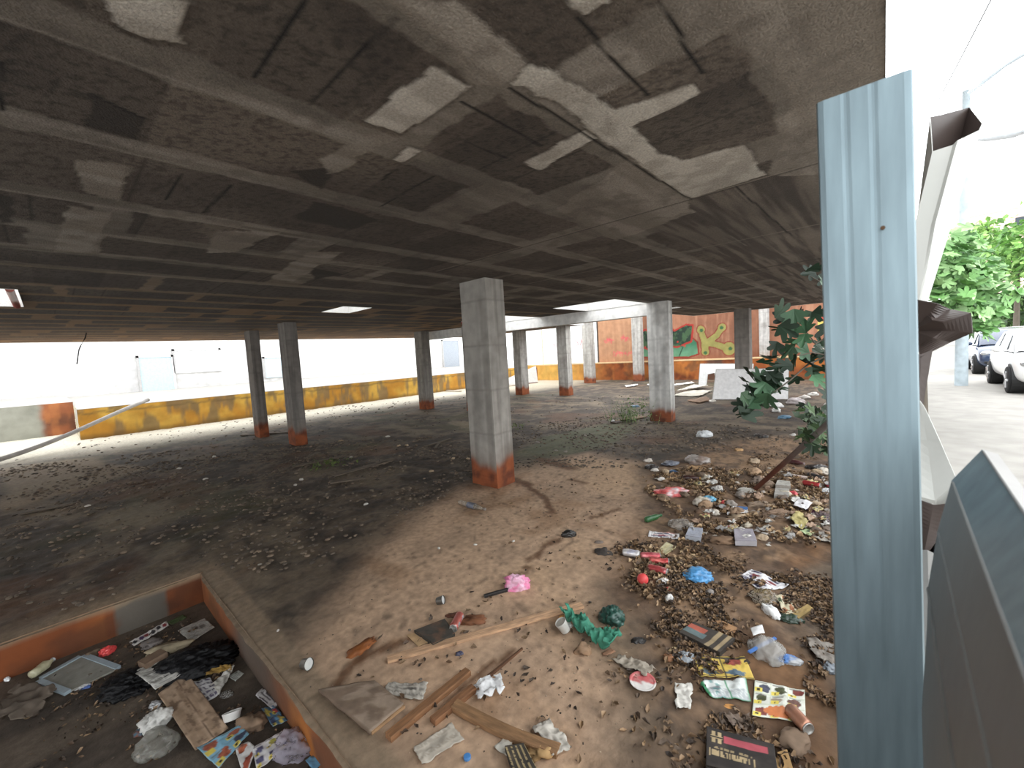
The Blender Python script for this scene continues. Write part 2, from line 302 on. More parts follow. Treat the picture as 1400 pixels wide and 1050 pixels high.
def ceil_col(X, Y):
    e = .035*(fbm(X*7, Y*7, 201)-.5)*2; e2 = .035*(fbm(X*7, Y*7, 207)-.5)*2
    Xw, Yw = X+e, Y+e2
    n = fbm(X*2, Y*2, 211); nh = vn(X*60, Y*60, 219); n5 = fbm(X*9, Y*9, 223, 3)
    block = mixc(S(104, 94, 84), S(84, 75, 67), sstep(.35, .65, n)); block = mixc(block, S(50, 44, 39), sstep(.55, .8, nh)*.6)
    conc = mixc(S(158, 149, 138), S(132, 123, 112), sstep(.35, .65, fbm(X*1.2, Y*7, 231))); conc = mixc(conc, S(108, 99, 90), sstep(.5, .75, n5)*.55)
    lite = mixc(S(196, 189, 178), S(172, 164, 153), sstep(.4, .65, n5))
    row = np.searchsorted(np.array(ribs), Y)
    lo = np.array([-1.]+ribs)[np.clip(row, 0, len(ribs))]; hi = np.array(ribs+[99.])[np.clip(row, 0, len(ribs))]
    d = np.minimum(np.abs(Yw-lo), np.abs(Yw-hi))
    rowtone = _hash(row, row*0+3, 5); cell = np.floor(X/1.27+rowtone*7); celln = _hash(cell, row, 9)
    m = sstep(.10, .085, d)*(.62+.38*sstep(.3, .6, fbm(X*.6, row*3.1, 41)))
    # mortar run-over between blocks
    cxp = (X/1.27+rowtone*7-cell)*1.27; w = .05+.18*_hash(cell, row, 15)
    m = np.maximum(m, sstep(w+.01, w-.01, np.abs(cxp-.6+e*1.2))*(celln > .35)*((X > 1.2) | (Y > 3.4))*.85)
    conc = mixc(conc, S(190, 148, 102), sstep(4.5, 9, Y)*.75); c = mixc(block, conc, m)  # golden light on the far ribs is mixed into their colour
    c = c*(.72+.5*_hash(np.floor(X/.5+rowtone*3), row, 27)*(1-.6*m))[..., None]
    far = (X > 1.7) | (Y > 2.6)
    sx = np.abs(((X/.25+rowtone*3) % 1)-.5)*.25; c = mixc(c, S(40, 36, 32), sstep(.008, .003, .125-sx)*far*(_hash(np.floor(X/.25+rowtone*3+.5), row, 77) > .6)*(1-m)*.7)
    c = mixc(c, conc, sstep(.34, .28, Yw))
    st = sstep(3.22, 3.27, X)*sstep(1.65, 1.45, Yw)*(Y < 1.7)
    stc = mixc(S(120, 110, 100), S(72, 64, 58), sstep(.35, .65, fbm(X*.9, Y*16, 241)))
    c = mixc(c, stc, st*.9)
    for P in darkp: c = mixc(c, S(52, 46, 41), sstep(-.01, .01, poly_sd(Xw, Yw, P))*.9)
    for P in concr: c = mixc(c, conc, sstep(-.006, .006, poly_sd(Xw, Yw, P)))
    for P in patches: q = poly_sd(Xw, Yw, P); c = mixc(c, S(64, 57, 50), sstep(-.03, -.004, q)*.5); c = mixc(c, lite, sstep(-.005, .005, q))
    for xj in (3.22, 4.95, 7.1): c = mixc(c, S(150, 140, 128), sstep(.02, .008, np.abs(X-xj+.02*e))*(Y < 4)*.6); c = mixc(c, S(48, 43, 38), sstep(.012, .006, np.abs(X-xj-.02))*(Y < 4)*.8)
    for a, b in seams: c = mixc(c, S(20, 18, 16), sstep(.010, .005, seg_dist(X+e*.12, Y+e2*.12, a, b))*(.5+.5*sstep(.3, .5, fbm(X*6, Y*6, 3))))
    for yr in ribs[1:]: c = mixc(c, S(150, 142, 132), sstep(.012, .005, np.abs(Y-yr-.07+e*.2))*sstep(.5, .6, fbm(X*2.5, yr*9+Y*0, 12))*.6)
    c = mixc(c, S(150, 112, 78), sstep(9, 16.4, Y)*.45)
    c = mixc(c, S(46, 41, 37), sstep(.55, .75, fbm(X*.5, Y*.35, 251))*.35)
    return c
sx_ = with_lines(steps((SX0, -2, .5), (-2, -.6, .06), (-.6, 3.6, .014), (3.6, 7, .03), (7, 11, .06), (11, SX1, .12)), [h[0] for h in holes]+[h[1] for h in holes]+[10.1, 15.1])
sy_ = with_lines(steps((0, 2.8, .014), (2.8, 6, .03), (6, SY1, .055)), [h[2] for h in holes]+[h[3] for h in holes]+[5.4, 9.4, 13.2])
def slab_keep(xs, ys):
    cx = ((xs[:-1]+xs[1:])/2)[:, None]; cy = ((ys[:-1]+ys[1:])/2)[None, :]; k = np.ones((len(xs)-1, len(ys)-1), bool)
    for a, b, c_, d_ in holes+cut: k &= ~((cx > a) & (cx < b) & (cy > c_) & (cy < d_))
    return k
GX, GY = np.meshgrid(sx_, sy_, indexing='ij'); C = ceil_col(GX, GY)
lum = C.mean(-1); Zc = H - .05*(np.clip(lum, .05, .32)-.12)*.35
onb = (GX == SX0) | (GX == SX1) | (GY == 0) | (GY == SY1)
V1 = np.stack([GX, GY, Zc], -1).reshape(-1, 3); F1 = grid_faces(len(sx_), len(sy_), slab_keep(sx_, sy_))[:, ::-1]
xs = np.array(sorted({SX0, SX1, 10.1, 15.1} | {h[0] for h in holes} | {h[1] for h in holes})); ys = np.array(sorted({0, SY1, 5.4, 9.4, 13.2} | {h[2] for h in holes} | {h[3] for h in holes}))
tx, ty = np.meshgrid(xs, ys, indexing='ij'); V2 = np.stack([tx, ty, tx*0+H+TH], -1).reshape(-1, 3); K = slab_keep(xs, ys); F2 = grid_faces(len(xs), len(ys), K)
V3 = []; F3 = []
Kp = np.pad(K, 1)
for i in range(len(xs)-1):
    for j in range(len(ys)-1):
        if not K[i, j]: continue
        for di, dj, p, q in ((-1, 0, (xs[i], ys[j+1]), (xs[i], ys[j])), (1, 0, (xs[i+1], ys[j]), (xs[i+1], ys[j+1])), (0, -1, (xs[i], ys[j]), (xs[i+1], ys[j])), (0, 1, (xs[i+1], ys[j+1]), (xs[i], ys[j+1]))):
            if not Kp[i+1+di, j+1+dj]:
                b = len(V3); V3 += [(*p, H-.006), (*q, H-.006), (*q, H+TH), (*p, H+TH)]; F3.append((b, b+1, b+2, b+3))
V = np.concatenate([V1, V2, np.array(V3)]); Fa = np.concatenate([F1, F2+len(V1), np.array(F3)+len(V1)+len(V2)])
cc = np.concatenate([C.reshape(-1, 3), np.tile(S(150, 146, 138), (len(V2), 1)), np.tile(S(220, 218, 214), (len(V3), 1))])
tag(link('ceiling', mesh_np('ceiling', V, Fa, M_CONC, cc)), kind='structure')
# dropped beam along the light well
def beam_col(U, z): return mixc(S(176, 174, 170), S(150, 147, 142), sstep(.4, .7, fbm(U*3, z*3, 301)))
mb = MB(); mb.box((9.84, 3.82, 2.60), (10.09, 13.2, H+TH+.02), S(226, 224, 220))
mb.box((9.80, 3.82, H+TH), (10.13, 13.2, H+TH+.1), S(200, 198, 194))
tag(bevel(mb.build('trim_1', M_COLM), .01), kind='structure')

# ------------------------------------------------------------------ columns
CRECT = []
def column(x0, x1, y0, y1, z1, label, s, z0=0., rusth=.28, base=S(180, 176, 170), seamy=True):
    CRECT.append((x0-.06, x1+.06, y0-.06, y1+.06)); rc = (( x0+x1)/2, (y0+y1)/2); w, d = x1-x0, y1-y0
    per = [(-w/2, -d/2), (w/2, -d/2), (w/2, d/2), (-w/2, d/2)]
    V = []; F = []; Cc = []
    nz = 110; zz = np.concatenate([np.linspace(z0-.03, z1+.01, nz)])
    for k in range(4):
        a, b = per[k], per[(k+1) % 4]; nu = 14; t = np.linspace(0, 1, nu)
        T, ZZ = np.meshgrid(t, zz, indexing='ij'); L = math.hypot(b[0]-a[0], b[1]-a[1]); U = T*L+k*3.3+s*1.7
        nx, ny = (b[1]-a[1])/L, -(b[0]-a[0])/L
        off = .006*(fbm(U*9, ZZ*.8, s)-.5)*np.sin(np.pi*T)**.3
        seam = ((ZZ+s*.13+.05*vn(U*.01, ZZ*0, s)) % .62); off = off-.004*sstep(.02, .0, np.abs(seam-.31))
        b0 = len(V)
        V += list(np.stack([a[0]+(b[0]-a[0])*T+nx*off, a[1]+(b[1]-a[1])*T+ny*off, ZZ-z0], -1).reshape(-1, 3))
        c = mixc(base, base*.7, sstep(.35, .7, fbm(U*18, ZZ*.8, s+5))); c = mixc(c, base*.62, sstep(.025, .004, np.abs(seam-.31))*.55*float(seamy))
        c = mixc(c, S(128, 122, 116), sstep(.55, .8, fbm(U*3, ZZ*2, s+9))*.5)
        hh = rusth*(.6+.9*fbm(U*5, U*0+s, s+3)); rz = sstep(hh+.1, hh-.05, ZZ-z0)
        c = mixc(c, S(104, 84, 70), sstep(hh+.35, hh, ZZ-z0)*.35)
        c = mixc(c, mixc(S(138, 72, 36), S(98, 48, 26), sstep(.4, .7, fbm(U*7, ZZ*7, s+2))), rz*.95)
        Cc += list(c.reshape(-1, 3)); F += [tuple(q+b0) for q in grid_faces(nu, nz)]
    top = len(V); V += [(p[0], p[1], z1-z0+.01) for p in per]; F.append((top, top+1, top+2, top+3)); Cc += [base]*4
    o = link('concrete_column', mesh_np('concrete_column', V, F, M_COLM, np.array(Cc)), None, (rc[0], rc[1], z0))
    tag(o, label, 'column', 'bare concrete columns under the slab'); return o
HS = H
column(4.0, 4.36, 3.99, 4.50, HS, 'nearest and largest concrete column, standing mid picture on tan mud with bright rust base', 1, rusth=.30, base=S(156, 151, 144))
column(3.70, 3.97, 10.28, 10.70, HS, 'right one of the two close columns at left, in front of yellow wall', 2, base=S(128, 122, 116), rusth=.3)
column(3.65, 3.88, 12.61, 13.05, HS, 'left one of the two close columns at left, in front of yellow wall', 3, base=S(124, 118, 112), rusth=.3)
column(9.18, 9.54, 12.61, 13.05, HS, 'lone grey column midway between the left pair and the central column', 4, base=S(140, 135, 128))
column(9.43, 9.80, 10.28, 10.66, HS, 'column almost hidden behind the left edge of the central column', 5, base=S(140, 135, 128))
column(9.83, 10.10, 3.80, 4.32, HS, 'pale jointed column carrying the beam end, weeds at its foot', 6, base=S(216, 214, 210), rusth=.22)
column(14.12, 14.6, 12.14, 12.55, HS, 'slim column beside the overturned white sheet in front of white brick wall', 7)
column(14.24, 14.58, 9.72, 10.2, HS, 'column in front of the pink scrawl on the white brick wall', 8)
column(19.88, 20.3, 11.98, 12.5, HS+.6, 'far column at the seam of white brick and orange wall', 9)
column(21.2, 21.55, 9.7, 10.2, HS+.6, 'far column in front of orange wall left of the green graffiti', 10)
column(15.25, 15.63, 3.27, 3.71, HS, 'dark column rising behind the leaning white boards', 11, base=S(132, 126, 120), rusth=.1)
column(22.2, 22.55, 3.95, 4.35, 4.2, 'far column standing on the orange ledge right of the graffiti', 12, z0=1.0, base=S(186, 182, 178), rusth=.05)

# ------------------------------------------------------------------ surrounding walls
WY = 18.4
def far_wall(U, z):
    n = fbm(U*1.3, z*1.3, 401); n2 = fbm(U*3.5, z*.8, 405)
    c = mixc(S(206, 164, 74), S(184, 132, 50), sstep(.35, .65, n)); c = mixc(c, S(124, 106, 78), sstep(.48, .6, n2)*.8)
    c = mixc(c, S(112, 92, 58), sstep(.06, .0, np.abs(z-.86+.12*fbm(U*4, z*0, 8)))*.7); c = mixc(c, S(120, 92, 50), sstep(.2, .02, z+.1*(fbm(U*3, z, 3)-.5))*.7)
    return c
wall_grid('wall_far', (.45, WY), (22.0, WY), -.05, .94, far_wall, .06, .05)
def far_left(U, z):
    c = mixc(S(150, 150, 140), S(128, 128, 118), fbm(U*2, z*2, 411)); x = U-8.4
    c = mixc(c, rust(U, z, 415), np.maximum(sstep(-1.9, -2.1, x+.2*vn(z*3, x, 1)), sstep(-.75, -.55, x+.15*vn(z*6, x, 2)))*.9); return c
wall_grid('wall_far_left', (-8, 21.2), (.45, 21.2), -.05, 1.1, far_left, .06, .05)
wall_grid('wall_far_return', (.45, 21.2), (.45, WY), -.05, .98, lambda U, z: mixc(S(190, 178, 150), S(140, 132, 112), sstep(.4, .6, fbm(U*5, z*.6, 421))), .06, .05)
mb = MB()
mb.box((.45, WY+.01, .5), (30, 46, .95), S(206, 200, 186)); mb.box((-20, 21.21, .5), (.45, 46, 1.08), S(206, 200, 186))
tag(mb.build('terrace_ground', M_PAVE), kind='structure')
# right wall: low orange plinth, ledge, upper wall with graffiti
RXW = 22.0
def plinth(U, z):           # U from Y=18.4 towards the camera
    c = mixc(rust(U, z, 431), S(206, 132, 58), .35*sstep(.4, .6, fbm(U, z, 2))); c = mixc(c, S(96, 66, 44), sstep(.55, .7, fbm(U*1.7, z*1.7, 437))*.7)
    c = mixc(c, S(70, 58, 50), sstep(11.6, 11.9, U)*sstep(12.6, 12.4, U)*.8); c = mixc(c, S(232, 190, 96), sstep(7, 2, U)*.5); return c
wall_grid('wall_right_plinth', (RXW, WY), (RXW, .1), -.05, 1.02, plinth, .06, .05)
def strokes(Y, z, L): return line_d(Y, z, L)
def upper(U, z):
    Y = WY+1.5-U
    n = fbm(U*.9, z*.5, 441); drip = fbm(U*7, z*.4, 445)
    o = mixc(S(146, 101, 78), S(126, 84, 64), sstep(.35, .65, n)); o = mixc(o, S(172, 130, 104), sstep(.5, .75, drip)*.5); o = mixc(o, S(112, 66, 46), sstep(1.5, 1.05, z+.3*(drip-.5))*.6)
    o = mixc(o, S(190, 146, 112), sstep(9.8, 10.6, Y)*.6)  # brighter lit stretch of the orange wall painted in as paler colour
    w = S(236, 236, 236)*np.ones(U.shape+(1,)); w = mixc(w, S(206, 204, 204), sstep(.02, .01, np.abs((z % .21)-.1))*.6)
    c = np.where((Y > 12.95)[..., None], w, o)
    c = mixc(c, S(60, 50, 46), sstep(.07, .04, np.abs(Y-12.95))*(z > 1.05)); c = mixc(c, S(210, 150, 110), sstep(.06, .03, np.abs(Y-17.2))*.7)
    pk = S(206, 84, 96)
    rg = np.random.default_rng(5)
    for (ya, yb, za, zb, n_) in ((16.6, 15.0, 2.05, 2.5, 9), (16.0, 14.9, 1.55, 1.95, 5), (14.5, 13.6, 1.9, 2.6, 7), (12.5, 12.0, 2.15, 2.5, 6), (11.4, 11.0, 2.2, 2.6, 6), (12.0, 10.8, 1.35, 1.7, 8)):
        for k in range(n_):
            y = ya+(yb-ya)*(k+.3)/n_; h0 = rg.uniform(za, (za+zb)/2); P = [(y, h0), (y+rg.uniform(-.12, .12), zb-rg.uniform(0, .2)), (y-.16*rg.random()-.05, (za+zb)/2), (y-rg.uniform(.02, .2), rg.uniform(za, zb))]
            c = mixc(c, pk, sstep(.035, .02, strokes(Y, z, P))*.5)
    # big spray piece: green rounded body, dark tangle above, yellow-green letter K
    wob = .05*(fbm(Y*2, z*2, 7)-.5)
    g = [(10.4, 1.25), (10.4, 2.1), (9.7, 2.5), (8.6, 2.2), (7.4, 2.15), (7.15, 1.9), (7.1, 1.3), (7.6, 1.15), (9.2, 1.2)]
    sd = poly_sd(Y+wob, z+wob, g); c = mixc(c, mixc(S(56, 104, 78), S(88, 132, 104), sstep(1.9, 1.4, z)), sstep(-.02, .02, sd)); c = mixc(c, S(120, 44, 34), sstep(.05, .03, np.abs(sd)))
    dk = [(10.4, 1.95), (10.4, 2.6), (9.9, 2.75), (9.5, 2.4), (9.1, 2.8), (8.6, 2.75), (8.3, 2.55), (7.7, 2.85), (7.4, 2.8), (7.5, 2.0), (8.2, 1.75), (9.2, 1.85), (9.8, 1.7)]
    sd = poly_sd(Y+wob*2, z+wob*2, dk); c = mixc(c, mixc(S(34, 50, 40), S(60, 84, 58), sstep(.45, .6, fbm(Y*5, z*5, 9))), sstep(-.02, .02, sd)); c = mixc(c, S(150, 46, 40), sstep(.06, .03, np.abs(sd+.03)))
    for k in range(7): c = mixc(c, S(170, 52, 46), sstep(.06, .03, np.hypot(Y-(7.8+.36*k), z-(1.75+.35*((k*37 % 10)/10)))))
    for P in ([(9.3, 1.2), (9.0, 1.7), (8.6, 1.9)], [(8.1, 1.25), (7.9, 1.7), (8.2, 1.9)]): c = mixc(c, S(44, 70, 54), sstep(.035, .02, strokes(Y, z, P)))
    K = [[(7.0, 2.6), (6.8, 1.9), (6.78, 1.38)], [(6.65, 1.9), (6.2, 2.2), (5.95, 2.6)], [(6.65, 1.85), (6.1, 1.68), (5.75, 1.5)]]
    d = np.minimum.reduce([strokes(Y+wob, z+wob, P) for P in K])-.06*(fbm(Y*3, z*3, 3)); d = d+.07; d = np.minimum.reduce([d, np.hypot(Y-5.68, (z-1.5)*.9)-.1]+[np.hypot(Y-a_, z-b_)-.0 for a_, b_ in ((6.97, 2.52), (5.98, 2.56), (6.78, 1.4))])
    c = mixc(c, S(116, 44, 38), sstep(.25, .22, d)); c = mixc(c, S(134, 128, 74), sstep(.2, .18, d))
    for y_, z_ in ((6.95, 2.5), (6.0, 2.55), (5.62, 1.5), (6.78, 1.35)): c = mixc(c, S(52, 88, 54), sstep(.1, .08, np.hypot(Y-y_, z-z_)))
    # worn second paint patch beyond the column
    c = mixc(c, S(196, 186, 96), sstep(.02, -.02, np.abs(Y-1.6)-.55)*sstep(.02, -.02, np.abs(z-2.25)-.22)*.8); c = mixc(c, S(176, 60, 48), sstep(.06, .04, strokes(Y, z, [(2.0, 2.6), (1.5, 2.35), (1.2, 2.6), (1.0, 2.0)])))
    c = mixc(c, S(210, 206, 200), sstep(.02, -.02, np.abs(Y-1.4)-.9)*sstep(.02, -.02, np.abs(z-1.25)-.2)*.8)
    return c
wall_grid('wall_right', (RXW+.35, WY+1.5), (RXW+.35, .1), .95, 4.6, upper, .035, .035)
mb = MB(); mb.box((RXW-.02, .1, .98), (RXW+.4, WY, 1.05), S(206, 176, 134)); tag(mb.build('trim_2', M_WALL), kind='structure')
mb = MB(); mb.box((RXW+.36, .1, .9), (RXW+.7, WY+1.5, 4.62), S(200, 190, 180)); tag(mb.build('wall_right_core', M_WALL), kind='structure')
# white building beyond the yard
def bldg(U, z):
    X = U-30; c = S(226, 226, 224)*np.ones(U.shape+(1,))
    c = mixc(c, S(188, 185, 183), sstep(2.4, 1.2, z+.5*(fbm(U*.8, z*.8, 3)-.5))*.8); c = mixc(c, S(186, 184, 182), (X > 2.4)*(X < 9.7)*(z < 4.2)*(fbm(U*.7, z*.7, 9) > .4)*.7)
    for xa, xb in ((3.2, 3.5), (9.2, 9.6)): c = mixc(c, S(186, 184, 184), (X > xa)*(X < xb)*1.)
    return c
wall_grid('wall_building', (-30, 33), (34, 33), .9, 12, bldg, .25, .15)
for i, (x0, x1, z0, z1, colr, nm, lab) in enumerate([(3.6, 5.1, .95, 2.95, S(176, 200, 210), 'door_1', None), (5.3, 7.6, 1.9, 3.3, S(205, 206, 206), 'window_1', None), (10.3, 12.0, 1.2, 2.6, S(184, 202, 210), 'window_2', None), (26.5, 28.5, .95, 3.6, S(150, 156, 164), 'door_2', None)]):
    mb = MB(); mb.box((x0, 32.9, z0), (x1, 33.02, z1), colr); mb.box((x0-.12, 32.86, z0), (x0, 33.02, z1+.12), S(168, 166, 165)); mb.box((x1, 32.86, z0), (x1+.12, 33.02, z1+.12), S(200, 198, 196)); mb.box((x0-.12, 32.86, z1), (x1+.12, 33.02, z1+.12), S(200, 198, 196))
    tag(mb.build(nm, M_PLAS), kind='structure')
# street side: kerb wall under the fence line, pavement, road
mb = MB(); mb.box((-14, -.32, -.1), (34, -.2, .3), S(150, 144, 136)); tag(mb.build('wall_front', M_WALL), kind='structure')
mb = MB(); mb.box((-30, -14, .1), (80, -.2, .3), S(190, 186, 180)); tag(mb.build('pavement', M_PAVE), kind='structure')

# ------------------------------------------------------------------ litter builders
def place(o, label, cat, group=None): return tag(o, label, cat, group)
def cols_var(n, base, amt=.2, s=0):
    r = np.random.default_rng(s); return np.clip(np.asarray(base)[None, :]*(1+amt*(r.random((n, 1))-.5)*2), 0, 1)
_sid = [100]
def nid(): _sid[0] += 1; return _sid[0]
def P_plain(c, dirt=.35, dc=S(112, 94, 76)):
    def f(u, v, s): return mixc(mixc(c, c*.82, sstep(.4, .7, fbm(u*4, v*4, s))), dc, sstep(.5, .8, fbm(u*3+9, v*3, s+3))*dirt)
    return f
def P_news(c=S(196, 190, 178), dirt=.3, ink=S(96, 92, 88), pics=2):
    def f(u, v, s):
        a = P_plain(c, dirt)(u, v, s); r = np.random.default_rng(s)
        ln = (np.sin(v*2*math.pi*16) > .1)*(vn(u*60, np.floor(v*16)*3.1, s) > .35)*(u > .06)*(u < .94)*(v > .05)*(v < .95)
        a = mixc(a, ink, ln*.55)
        for k in range(pics):
            x, y = r.uniform(.1, .65, 2); a = mixc(a, ink*r.uniform(.5, 1.1), ((u > x)*(u < x+.22)*(v > y)*(v < y+.2))*.8)
        return a
    return f
def P_flyer(bg, nx, ny, pal, tag_=S(238, 214, 40), pale=S(236, 234, 228), dirt=.2, border=.03):
    def f(u, v, s):
        r = np.random.default_rng(s); a = np.ones(u.shape+(1,))*bg
        for i in range(nx):
            for j in range(ny):
                x0, x1, y0, y1 = (i+.06)/nx, (i+.94)/nx, (j+.06)/ny, (j+.94)/ny
                if pale is not None: a = mixc(a, pale, (u > x0)*(u < x1)*(v > y0)*(v < y1)*1.)
                cx, cy = (i+.35+.3*r.random())/nx, (j+.35+.25*r.random())/ny; c = np.array(pal[r.integers(len(pal))])
                d = np.hypot((u-cx)*nx/.34, (v-cy)*ny/.3)+.5*(vn(u*nx*5, v*ny*5, s+i+j)-.5)
                a = mixc(a, mixc(c, c*.5, vn(u*nx*9, v*ny*9, s)), (d < 1)*1.)
                if tag_ is not None: a = mixc(a, tag_, (u > x0)*(u < x0+.42/nx)*(v > y1-.3/ny)*(v < y1)); a = mixc(a, S(40, 36, 30), (np.abs(u-x0-.2/nx) < .09/nx)*(np.abs(v-y1+.15/ny) < .07/ny)*(vn(u*nx*14, v*3, s) > .3)*1.)
                for q in range(2): a = mixc(a, S(110, 106, 104), (u > x0+.05/nx)*(u < x1-.2/nx)*(np.abs(v-y0-(.05+.07*q)/ny) < .018/ny)*.7)
        return mixc(a, S(120, 100, 80), sstep(.5, .85, fbm(u*4, v*4, s+5))*dirt)
    return f
def P_stripes(bg, ink, n=5):
    def f(u, v, s):
        a = P_plain(bg, .15)(u, v, s); r = np.random.default_rng(s)
        for k in range(n):
            for q in range(3):
                x = q/3+.05; y = (k+.2)/n; a = mixc(a, ink*r.uniform(.7, 1.5), ((u > x)*(u < x+.22)*(v > y)*(v < y+.45/n)*(vn(u*22, v*22, s) > .25))*.9)
        return a
    return f
def sheet(name, label, cat, pts, pat, amp=.012, z0=0., lift=.004, m=None, group=None, jag=.0, cell=.007, curl=.0, t=.0009, parent=None, ext=None):
    """a limp sheet lying on the ground; pts = its four corners as seen, going round"""
    q = [gp(*p, z0) for p in pts] if parent is None else pts
    ctr = sum(q)/4; lu = (np.linalg.norm(q[1]-q[0])+np.linalg.norm(q[2]-q[3]))/2; lv = (np.linalg.norm(q[3]-q[0])+np.linalg.norm(q[2]-q[1]))/2
    nu = int(np.clip(lu/cell, 8, 70)); nv = int(np.clip(lv/cell, 8, 70)); s = nid()
    U, Vv = np.meshgrid(np.linspace(0, 1, nu), np.linspace(0, 1, nv), indexing='ij')
    Pn = (q[0][None, None]*((1-U)*(1-Vv))[..., None] + q[1][None, None]*(U*(1-Vv))[..., None] + q[2][None, None]*(U*Vv)[..., None] + q[3][None, None]*((1-U)*Vv)[..., None])
    sc = 2.2/max(.08, min(lu, lv))*.5
    w = fbm(Pn[..., 0]*sc*2, Pn[..., 1]*sc*2, s, 3); rid = 1-np.abs(2*w-1)
    edge = np.maximum(np.abs(U-.5), np.abs(Vv-.5))*2
    amp *= .6; jag *= .45
    z = amp*(rid**2*1.3+.3*w) + curl*np.maximum(edge-.6, 0)**2*fbm(U*2, Vv*2, s+1)*6
    if jag:
        e = sstep(.75, 1, edge)*jag; Pn[..., 0] += e*(vn(U*9, Vv*9, s+2)-.5); Pn[..., 1] += e*(vn(U*9, Vv*9, s+3)-.5)
    base = floor_h(Pn[..., 0], Pn[..., 1]) if z0 == 0 else .004
    top = lift+z+base; c = pat(U, Vv, s)
    V = Pn-ctr; V[..., 2] = top
    me = mesh_np(name, V.reshape(-1, 3), grid_faces(nu, nv), m or M_PAPER, c.reshape(-1, 3), True)
    o = link(name, me, None, ctr); solid(o, t); tag(o, label, cat, group); return o
def mpp(x, y, z0=0.): return depth_of(gp(x, y, z0))/FPX          # metres per pixel on the ground there
_ico = {}
def ico(n):
    if n not in _ico:
        bm = bmesh.new(); bmesh.ops.create_icosphere(bm, subdivisions=n, radius=1); bm.verts.ensure_lookup_table()
        _ico[n] = (np.array([v.co[:] for v in bm.verts]), np.array([[v.index for v in f.verts] for f in bm.faces])); bm.free()
    return _ico[n]
def crumple(size, s, rough=.35, fine=3.2, flat=.45, sub=4):
    V, F = ico(sub); V = V.copy(); r = np.random.default_rng(s); o = r.random(3)*50
    def n3(f, k): return (vn(V[:, 0]*f+o[0]+V[:, 2]*f*.7, V[:, 1]*f+o[1]-V[:, 2]*f*.6, s+k)+vn(V[:, 2]*f+o[2]+V[:, 1]*f*.5, V[:, 0]*f-V[:, 1]*f*.8, s+k+3))/2
    d = 1+rough*1.6*(n3(1.3, 1)-.5)+rough*1.3*(1-np.abs(2*n3(fine, 2)-1)-.6)+rough*.7*(1-np.abs(2*n3(fine*2.4, 5)-1)-.5)+(rough*.35*(1-np.abs(2*n3(fine*5, 7)-1)-.5) if sub > 3 else 0)
    W = V*d[:, None]; W[:, 2] = np.where(W[:, 2] < -flat, -flat+.05*(W[:, 2]+flat), W[:, 2]); W[:, 2] -= W[:, 2].min()
    W[:, 0] *= size[0]/np.ptp(W[:, 0]); W[:, 1] *= size[1]/np.ptp(W[:, 1]); W[:, 2] *= size[2]/np.ptp(W[:, 2])
    return W, F, d
def rotz(V, a): c, s_ = math.cos(a), math.sin(a); V = V.copy(); x = V[:, 0]*c-V[:, 1]*s_; V[:, 1] = V[:, 0]*s_+V[:, 1]*c; V[:, 0] = x; return V
RIGHT = math.atan2(_r[1], _r[0])
def bag(name, label, cat, x, y, wpx, hpx, col, m=None, h=.5, z0=0., ang=0., col2=None, rough=.4, fine=3.2, group=None, sub=5, patt=None):
    """crumpled soft lump: seen width and height in the photograph, ang turns it on the ground"""
    k = mpp(x, y, z0); p = gp(x, y, z0); pitch = math.asin(min(.99, (CAM[2]-z0)/np.linalg.norm(p-CAM)))
    W_ = wpx*k; Hz = h*min(wpx, hpx)*k; D_ = max(.5*W_*.6 if hpx > wpx*.5 else .3*W_, (hpx*k-Hz*math.cos(pitch))/max(.2, math.sin(pitch)))
    s = nid(); small = wpx < 16 or (m in (M_CARD, M_LEAF) and wpx < 60); V, F, d = crumple((W_, D_, Hz), s, rough*(1.5 if small else 1.1), fine, sub=min(sub, 3 if small else (4 if wpx < 60 else 5))); V = rotz(V, RIGHT+ang)
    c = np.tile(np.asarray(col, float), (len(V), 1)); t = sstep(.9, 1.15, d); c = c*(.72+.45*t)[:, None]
    if col2 is not None: c = mixc(c, np.asarray(col2), sstep(.45, .6, fbm(V[:, 0]/W_*4, V[:, 1]/W_*4+V[:, 2]/W_*3, s)))
    base = float(floor_h(p[0], p[1])) if z0 == 0 else .003
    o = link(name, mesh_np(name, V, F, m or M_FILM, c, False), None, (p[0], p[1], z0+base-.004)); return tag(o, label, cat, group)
def lathe(prof, col, n=20):
    V = []; F = []; C = []
    for i, (x, r) in enumerate(prof):
        for k in range(n): a = 2*math.pi*k/n; V.append((x, r*math.cos(a), r*math.sin(a))); C.append(col(x, a) if callable(col) else col)
    for i in range(len(prof)-1):
        for k in range(n): F.append((i*n+k, (i+1)*n+k, (i+1)*n+(k+1) % n, i*n+(k+1) % n))
    F.append(tuple(range(n))); F.append(tuple(range((len(prof)-1)*n, len(prof)*n))[::-1])
    return np.array(V), F, np.array(C)
def axis_thing(name, label, cat, a, b, r, z0=0., lift=0.):
    A, B_ = gp(*a, z0), gp(*b, z0); L = float(np.linalg.norm(B_-A)); c = (A+B_)/2
    t = thing(name, label, cat, (c[0], c[1], z0+r+lift+(float(floor_h(c[0], c[1])) if z0 == 0 else .003))); t.rotation_euler = (RNG.uniform(0, 6) if False else 0, 0, math.atan2(B_[1]-A[1], B_[0]-A[0])); return t, L
